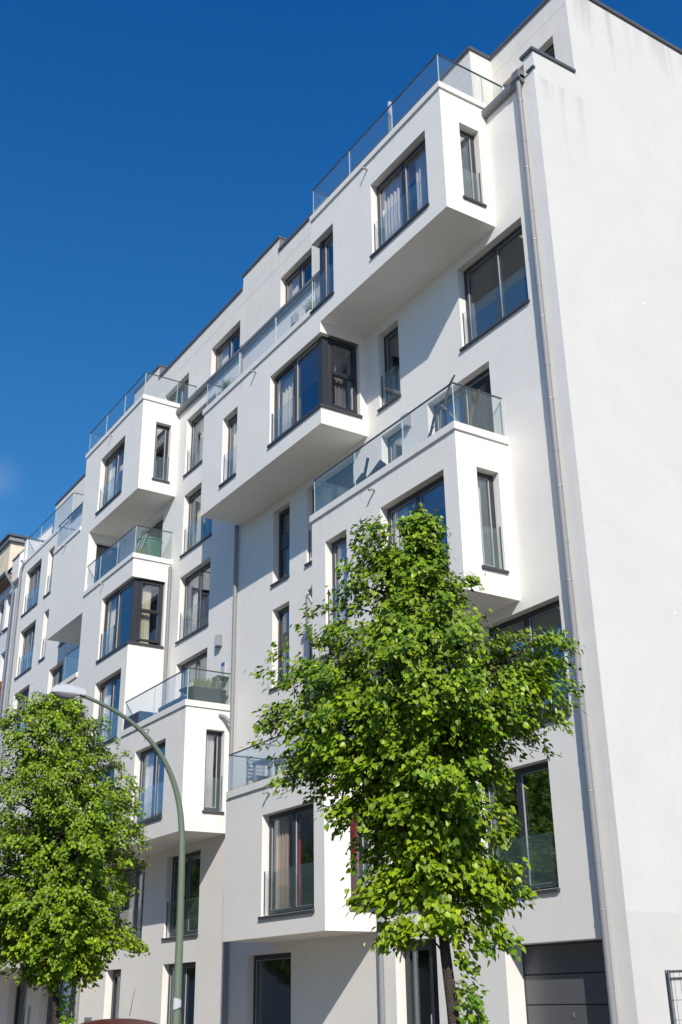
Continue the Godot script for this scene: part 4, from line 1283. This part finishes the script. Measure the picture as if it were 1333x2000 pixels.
	for k in 3:
		var fc := thing("folded_chair", ["white folded garden chair leaning outermost in the stack on the loggia terrace", "white folded garden chair in the middle of the stack on the loggia terrace", "white folded garden chair nearest to the green barrel"][k], "chair", Vector3(-19.3 - k * 0.16, ty, 1.0 + k * 0.03), 2.3, "folded chairs on the loggia terrace")
		var lean := put("frame", folded(), M.lamp_white, fc)
		lean.rotation = Vector3(0.32, 0, 0)
		for j in 5:
			var sl := put("slat", bx(-0.2, 0.35 + j * 0.11, -0.012, 0.2, 0.40 + j * 0.11, 0.012), M.lamp_white, fc)
			sl.rotation = lean.rotation
	for q in [[-22.0, 1.12, 0.14, "terracotta pot with a bare plant behind the loggia glass"], [-21.55, 1.1, 0.11, "smaller terracotta pot standing right of the potted bare plant"]]:
		var p := thing("clay_pot", q[3], "pot", Vector3(q[0], ty, q[1]), 0.0, "clay pots behind the loggia glass")
		st = mb()
		var s: float = q[2]
		lathe(st, [Vector2(0, 0), Vector2(s * 0.7, 0), Vector2(s, s * 1.9), Vector2(s * 1.12, s * 1.9), Vector2(s * 1.12, s * 2.2), Vector2(s * 0.95, s * 2.2), Vector2(0, s * 2.0)], 18)
		put("pot", st, clay, p)
		st = mb()
		for k in 6:
			var an := k * 1.05
			tube(st, [Vector3(0, s * 1.9, 0), Vector3(cos(an) * 0.05, s * 2 + 0.2, sin(an) * 0.05), Vector3(cos(an) * 0.22, s * 2 + 0.32, sin(an) * 0.12)], [0.008, 0.006, 0.003], 5)
		put("stems", st, cane, p)
	var sh := thing("loggia_shrub", "small grey green shrub between the folded chairs and the green barrel", "shrub", Vector3(-19.2, ty, 0.98))
	grass(sh, Vector3(0, 0.0, 0), 0.14, 0.55, 140, 9, plain(Color(0.2, 0.22, 0.13), 0.7))
	# terrace over the lowest right bay
	ty = 6.322
	var tb := thing("garden_table", "grey garden table behind the glass of the lowest terrace", "table", Vector3(-10.1, ty, 0.95))
	put("table_top", bx(-0.42, 0.68, -0.35, 0.42, 0.72, 0.35), grey, tb)
	for x in [-0.38, 0.38]:
		for z in [-0.31, 0.31]: put("leg", bx(x - 0.025, 0, z - 0.025, x + 0.025, 0.68, z + 0.025), grey, tb)
	for q in [[-9.15, 0.85, -PI / 2, "grey slatted armchair right of the garden table"], [-10.85, 0.9, PI / 2, "grey slatted armchair left of the garden table"]]:
		var gc := thing("garden_chair", q[3], "chair", Vector3(q[0], ty, q[1]), q[2], "armchairs at the grey garden table")
		put("seat", bx(-0.25, 0.40, -0.25, 0.25, 0.44, 0.25), grey, gc)
		for x in [-0.23, 0.23]:
			for z in [-0.23, 0.23]: put("leg", bx(x - 0.02, 0, z - 0.02, x + 0.02, 0.40 if z > 0 else 0.95, z + 0.02), grey, gc)
		for k in 5: put("back_slat", bx(-0.21, 0.5 + k * 0.09, -0.235, 0.21, 0.56 + k * 0.09, -0.215), grey, gc)
	# trough on the far left terrace
	tag(put("storage_bench", bx(-1.2, 0, -0.25, 1.2, 0.48, 0.25), navy, null, Vector3(-26.0, 18.172, 0.85)), "long dark blue storage bench behind the far upper terrace glass", "bench")

func frustum(st: SurfaceTool, b: float, t: float, h: float) -> void:
	var d := [Vector2(-1, -1), Vector2(1, -1), Vector2(1, 1), Vector2(-1, 1)]
	for k in 4:
		var p: Vector2 = d[k]
		var q: Vector2 = d[(k + 1) % 4]
		quad(st, Vector3(p.x * b, 0, p.y * b), Vector3(q.x * b, 0, q.y * b), Vector3(q.x * t, h, q.y * t), Vector3(p.x * t, h, p.y * t), Vector3(p.x + q.x, 0, p.y + q.y).normalized())
	quad(st, Vector3(-t, h, -t), Vector3(t, h, -t), Vector3(t, h, t), Vector3(-t, h, t), Vector3.UP)

func cushion(st: SurfaceTool, hx: float, h: float, hz: float) -> void:
	var r := 0.06
	var prof := [[0.0, 0.0], [r * 0.3, h - r], [r, h - r * 0.3], [r * 2, h]]
	for k in prof.size() - 1:
		for s in 4:
			var c := []
			for q in [[k, s], [k, s + 1], [k + 1, s + 1], [k + 1, s]]:
				var ins: float = prof[q[0]][0]
				var d: Vector2 = [Vector2(-1, -1), Vector2(1, -1), Vector2(1, 1), Vector2(-1, 1)][q[1] % 4]
				c.append(Vector3(d.x * (hx - ins), prof[q[0]][1], d.y * (hz - ins)))
			var n: Vector3 = (c[1] - c[0]).cross(c[3] - c[0]).normalized()
			if n.dot(c[0] + c[1] + c[2] + c[3] - Vector3(0, 2 * h, 0)) < 0: n = -n
			quad(st, c[0], c[1], c[2], c[3], n)
	quad(st, Vector3(-hx + 2 * r, h, -hz + 2 * r), Vector3(hx - 2 * r, h, -hz + 2 * r), Vector3(hx - 2 * r, h, hz - 2 * r), Vector3(-hx + 2 * r, h, hz - 2 * r), Vector3.UP)

func grass(o: Node3D, at: Vector3, spread: float, h: float, n: int, seed_: int, mat: Material) -> void:
	var r := RandomNumberGenerator.new()
	r.seed = seed_
	var st := mb()
	for k in n:
		var p := at + Vector3(r.randf_range(-1, 1) * spread, 0, r.randf_range(-1, 1) * minf(spread, 0.15))
		var d := Vector3(r.randfn(), 0, r.randfn()) * 0.35 * h
		var s := Vector3(-d.z, 0, d.x).normalized() * 0.008
		var q := p + d * 0.4 + Vector3.UP * h * r.randf_range(0.5, 0.7)
		var e := p + d + Vector3.UP * h * r.randf_range(0.6, 1.0)
		quad(st, p - s, p + s, q + s, q - s, d.normalized())
		tri(st, q - s, q + s, e, d.normalized())
	put("grass_blades", st, mat, o).set_meta("kind", "stuff")

func bistro(o: Node3D, mat: Material) -> void:
	var st := mb()
	lathe(st, [Vector2(0, 0.44), Vector2(0.19, 0.44), Vector2(0.2, 0.455), Vector2(0.19, 0.465), Vector2(0, 0.46)], 20)
	put("seat", st, mat, o)
	for k in 4:
		var a := PI / 4 + k * PI / 2
		st = mb()
		tube(st, [Vector3(cos(a) * 0.16, 0.45, sin(a) * 0.16), Vector3(cos(a) * 0.2, 0.2, sin(a) * 0.2), Vector3(cos(a) * 0.25, 0.0, sin(a) * 0.25)], [0.012, 0.012, 0.012], 7)
		put("leg", st, mat, o)
	st = mb()
	var pts := []
	var rad := []
	for k in 13:
		var t := k / 12.0 * PI
		pts.append(Vector3(-cos(t) * 0.2, 0.45 + 0.5 * pow(sin(t), 0.5), -0.17 - 0.06 * sin(t)))
		rad.append(0.012)
	tube(st, pts, rad, 7)
	put("back_hoop", st, mat, o)
	for x in [-0.1, -0.035, 0.035, 0.1]:
		st = mb()
		tube(st, [Vector3(x * 0.7, 0.45, -0.18), Vector3(x, 0.7, -0.21), Vector3(x, 0.92 - absf(x) * 0.4, -0.225)], [0.007, 0.007, 0.007], 6)
		put("back_wire", st, mat, o)

func folded() -> SurfaceTool:
	var st := mb()
	tube(st, [Vector3(-0.22, 0.0, 0), Vector3(-0.22, 0.95, 0), Vector3(-0.18, 1.0, 0), Vector3(0.18, 1.0, 0), Vector3(0.22, 0.95, 0), Vector3(0.22, 0.0, 0)], [0.013, 0.013, 0.013, 0.013, 0.013, 0.013], 8)
	return st

func curtains() -> void:
	var R := Vector3.RIGHT
	var S := Vector3(0, 0, -1)
	var z := B - 0.33
	curtain("sheer white curtain on the left half of the topmost bay's wide window", Vector3(-4.5, 18.1, z), R, 1.0, 2.2, 7, M.sheer)
	curtain("sheer white curtain on the right half of the topmost bay's wide window", Vector3(-3.2, 18.1, z - 0.03), R, 0.78, 2.2, 6, M.sheer)
	curtain("pale curtain at the left end of the right corner window", Vector3(-9.6, 15.12, z), R, 0.75, 2.2, 4, M.cream)
	curtain("grey curtain in the side of the right corner window", Vector3(-7.42, 15.12, 0.75), S, 0.35, 2.2, 3, M.grey_cloth)
	curtain("sheer curtain in the side window of the bay under the branch terrace", Vector3(-2.25, 9.2, 0.85), S, 0.32, 2.3, 3, M.sheer)
	curtain("pale curtain at the left of the wide window behind the big lime tree's top", Vector3(-4.55, 9.2, z), R, 0.5, 2.3, 3, M.cream)
	curtain("pale curtain in the narrow window left of the big lime tree's top", Vector3(-6.85, 9.2, z), R, 0.35, 2.3, 3, M.sheer)
	curtain("beige curtain at the left of the lowest bay's wide window", Vector3(-9.72, 3.3, z), R, 0.6, 2.35, 4, M.beige_cloth)
	curtain("dark red curtain beside the beige one in the lowest bay", Vector3(-9.1, 3.3, z - 0.1), R, 0.35, 2.35, 2, M.red_cloth)
	curtain("red curtain filling the narrow side window of the lowest bay", Vector3(-7.38, 3.3, 0.8), S, 0.5, 2.35, 4, M.red_cloth)
	curtain("cream curtain in the side of the left corner window", Vector3(-19.26, 12.1, 1.02), S, 0.5, 2.42, 6, M.cream)
	curtain("cream curtain at the left end of the left corner window", Vector3(-21.45, 12.1, z), R, 0.6, 2.42, 4, M.cream)
	curtain("white sheer curtain in the side window beside the drainpipe branch", Vector3(-14.62, 6.3, 0.72), S, 0.4, 2.35, 4, M.sheer)
	curtain("white sheer curtain in the wide window of the bay under the bistro terrace", Vector3(-17.65, 6.3, z), R, 1.0, 2.3, 5, M.sheer)
	curtain("pale curtain at the left of the top left bay's wide window", Vector3(-22.65, 18.1, z), R, 0.6, 2.3, 4, M.sheer)
	curtain("pale curtain at the left of the window below the left corner window", Vector3(-21.5, 9.2, z), R, 0.6, 2.35, 4, M.sheer)
	curtain("pale curtain in the long narrow window at the end of the second bay", Vector3(-12.45, 15.1, z), R, 0.45, 2.35, 3, M.cream)
	for q in [[-17.95, 6, "pale curtain in the uppermost window between the two upper bays"], [-17.95, 5, "pale curtain in the window under the uppermost one between the bays"], [-18.0, 4, "pale curtain in the window above the bistro terrace door"], [-18.0, 3, "pale curtain in the bistro terrace door"],
		[-35.5, 6, "pale curtain in the top window of the far left column"], [-35.5, 5, "pale curtain in the second window down the far left column"], [-35.5, 4, "pale curtain in the third window down the far left column"], [-30.85, 4, "pale curtain in the window behind the lamp head"], [-10.0, 4, "pale curtain in the terrace window behind the end glass of the branch terrace"]]:
		curtain(q[2], Vector3(q[0], lvl(q[1]) + 0.305, -0.42), R, 0.55, 2.33, 4, M.sheer if q[1] % 2 == 0 else M.cream)
	curtain("light curtain in the middle of the wide terrace door behind the branches", Vector3(-4.35, lvl(4) + 0.305, -0.42), R, 0.5, 2.33, 4, M.sheer)
	for q in [[-12.6, "pale curtain in the attic window nearest the top bay"], [-17.6, "pale curtain in the middle attic window"]]:
		curtain(q[1], Vector3(q[0], 20.99, -1.0), R, 0.55, 2.4, 4, M.sheer)

func far_side() -> void:
	# across the street: what the lower windows mirror
	var o := thing("facing_house", "sand coloured house across the street, seen only mirrored in the windows", "house")
	put("wall", bx(-95, 0, 25, -4, 15, 38), plain(Color(0.42, 0.37, 0.30), 0.9), o)
	put("roof", bx(-95.3, 15.002, 24.7, -3.7, 15.5, 38), M.flashing, o)
	for k in 5:
		var t: Node3D = get_node("lime_tree_001").duplicate()
		t.name = numbered("lime_tree")
		add_child(t, true)
		for c in t.get_children():
			if String(c.name).begins_with("leaf"): t.remove_child(c); c.free()
		t.position = Vector3(-12.0 - k * 9.5, 0, 17.0)
		t.rotation.y = 1.1 * k
		t.scale = Vector3.ONE * (1.25 + 0.06 * (k % 3))
		tag(t, ["lime tree across the street, nearest of the row mirrored in the shop window", "second lime tree of the row across the street, seen only in the panes", "third lime tree of the row across the street, seen only in the panes", "fourth lime tree of the row across the street, seen only in the panes", "farthest lime tree of the row across the street, seen only in the panes"][k], "tree", "lime trees across the street")

# ------------------------------------------------------------------ sky
func sky_picture(sun: Vector3) -> ImageTexture:
	var w := 768
	var h := 384
	var im := Image.create(w, h, false, Image.FORMAT_RGBF)
	var n := FastNoiseLite.new()
	n.seed = 4; n.frequency = 1.0; n.fractal_octaves = 5
	var top := Color(0.0, 0.059, 0.268)
	var low := Color(0.09, 0.47, 1.0)
	var haze := Color(0.62, 0.74, 0.86)
	var wisp := WISP
	for y in h:
		var el := (0.5 - (y + 0.5) / h) * PI
		var s := maxf(sin(el), 0.0)
		var c0 := top.lerp(low, pow(1.0 - s, 2.0)).lerp(haze, exp(-s / 0.10) * 0.85)
		for x in w:
			var lon := (x + 0.5) / w * TAU
			var d := Vector3(sin(lon) * cos(el), sin(el), -cos(lon) * cos(el))
			var c := c0
			var g := maxf(d.dot(sun), 0.0)
			c += Color(1.0, 0.98, 0.92) * (0.16 * pow(g, 4.0) + 0.5 * pow(g, 24.0))
			# one thin wisp of cloud low over the far end of the street, and a few more round the sky
			if el > 0.2 and el < 0.75:
				var p := d / maxf(d.y, 0.1)
				var q := n.get_noise_2d(p.x * 1.6 + 3.0, p.z * 3.4)
				var at := 0.22 * smoothstep(0.9989, 0.9999, d.dot(wisp)) + 0.4 * smoothstep(0.98, 1.0, d.dot(Vector3(wisp.z, 0.5, -wisp.x).normalized())) + 0.5 * smoothstep(0.97, 1.0, d.dot(Vector3(-wisp.z, 0.45, wisp.x).normalized()))
				c = c.lerp(Color(0.8, 0.85, 0.9), 0.5 * smoothstep(-0.1, 0.5, q) * minf(at, 1.0))
			im.set_pixel(x, y, Color(maxf(c.r, 0), c.g, c.b))
	return ImageTexture.create_from_image(im)

func _ready() -> void:
	rng.seed = 77
	var cam := Camera3D.new()
	cam.name = "camera"
	add_child(cam, true)
	cam.fov = 49.06
	cam.near = 0.1
	cam.far = 900.0
	cam.keep_aspect = Camera3D.KEEP_HEIGHT
	var right := Vector3(0.53656318, -0.01455722, -0.84373458)
	var up := Vector3(0.34525445, 0.91612418, 0.20375437)
	cam.transform = Transform3D(Basis(right, up, right.cross(up)), Vector3(13.81, 1.65, 14.3))
	cam.current = true
	var towards_sun := Vector3(2.74, 2.06, 1.385).normalized()
	var sun := DirectionalLight3D.new()
	sun.name = "sun"
	add_child(sun, true)
	sun.look_at_from_position(towards_sun * 50.0, Vector3.ZERO)
	sun.light_energy = 1.4
	sun.light_color = Color(1.0, 0.972, 0.932)
	sun.light_angular_distance = 0.53
	sun.shadow_enabled = true
	var pan := PanoramaSkyMaterial.new()
	pan.panorama = sky_picture(towards_sun)
	var sky := Sky.new()
	sky.sky_material = pan
	var env := Environment.new()
	env.background_mode = Environment.BG_SKY
	env.sky = sky
	env.background_energy_multiplier = 1.0
	env.tonemap_mode = Environment.TONE_MAPPER_LINEAR
	env.tonemap_exposure = 1.05
	env.sdfgi_enabled = true
	env.ssao_enabled = true
	env.ssil_enabled = true
	var we := WorldEnvironment.new()
	we.name = "world"
	we.environment = env
	add_child(we, true)

	make_materials()
	street()
	build_house()
	neighbour()
	var turn := atan2(-0.84373458, 0.53656318)
	tree("young lime tree with a tall pointed crown before the right half of the white building", Vector3(3.02, 0, 6.0), 21, turn, 7.78,
		[Vector2(2.85, 0.8), Vector2(3.5, 0.62), Vector2(3.9, 0.5), Vector2(4.4, 0.55), Vector2(4.8, 0.95), Vector2(5.3, 1.35), Vector2(5.75, 1.3), Vector2(6.0, 0.85), Vector2(6.4, 0.62), Vector2(6.8, 0.5), Vector2(7.35, 0.34), Vector2(7.8, 0.1)],
		[Vector2(2.85, 0.75), Vector2(3.5, 1.0), Vector2(4.1, 1.6), Vector2(4.8, 2.1), Vector2(5.3, 1.85), Vector2(5.9, 1.45), Vector2(6.6, 1.05), Vector2(7.1, 0.6), Vector2(7.8, 0.12)],
		[[0.12, 5.75, 1.8, 1.1], [-0.1, 5.6, 1.65, 1.2], [0.3, 5.3, 1.6, 1.2], [0.0, 5.0, 1.45, 1.2], [0.05, 5.45, 1.75, 1.2], [-0.35, 5.2, 1.5, 1.2], [0.3, 2.42, 0.8, 0.5], [-0.05, 2.85, 1.0, 0.6], [2.9, 2.35, 0.8, 0.5], [1.6, 2.5, 0.6, 0.5], [2.95, 7.25, 0.9, 0.55], [3.2, 7.0, 0.85, 0.6], [3.1, 2.75, 1.0, 0.7], [3.0, 4.95, 2.05, 1.0], [3.25, 4.6, 1.85, 1.0], [2.75, 5.2, 1.8, 1.0], [3.1, 5.75, 1.55, 1.0], [2.9, 4.2, 1.45, 0.9], [3.3, 5.3, 1.7, 1.0], [3.0, 7.0, 0.75, 0.9], [3.15, 6.6, 1.1, 1.0], [0.15, 5.45, 1.3, 1.1], [3.05, 4.75, 2.1, 1.1], [2.85, 4.5, 1.8, 1.1], [3.35, 4.9, 1.9, 1.1]],
		106, Vector2(-0.1, 0.0), true)
	tree("young lime tree with a broad crown beside the lamp at the left edge", Vector3(-9.78, 0, 6.0), 22, turn, 8.2,
		[Vector2(2.5, 0.9), Vector2(2.9, 1.55), Vector2(3.6, 1.5), Vector2(4.4, 1.6), Vector2(5.1, 1.75), Vector2(5.8, 1.65), Vector2(6.4, 1.4), Vector2(6.9, 0.95), Vector2(7.5, 0.85), Vector2(8.2, 0.5)],
		[Vector2(2.5, 1.0), Vector2(2.9, 1.3), Vector2(3.6, 1.9), Vector2(4.4, 2.2), Vector2(5.1, 2.2), Vector2(5.8, 2.05), Vector2(6.4, 1.75), Vector2(6.9, 1.4), Vector2(7.5, 1.2), Vector2(8.2, 0.7)],
		[[0.05, 2.85, 1.85, 0.6], [0.2, 5.9, 1.75, 0.8], [0.3, 2.35, 0.95, 0.6], [0.5, 2.5, 1.0, 0.6], [3.0, 7.7, 0.95, 0.9], [0.1, 7.7, 0.5, 0.8], [-0.1, 5.1, 1.85, 0.8]],
		118, Vector2(-0.55, 0.0), true, 36)
	far_side()
	street_lamp()
	car()
	fence()
	furniture()
	curtains()
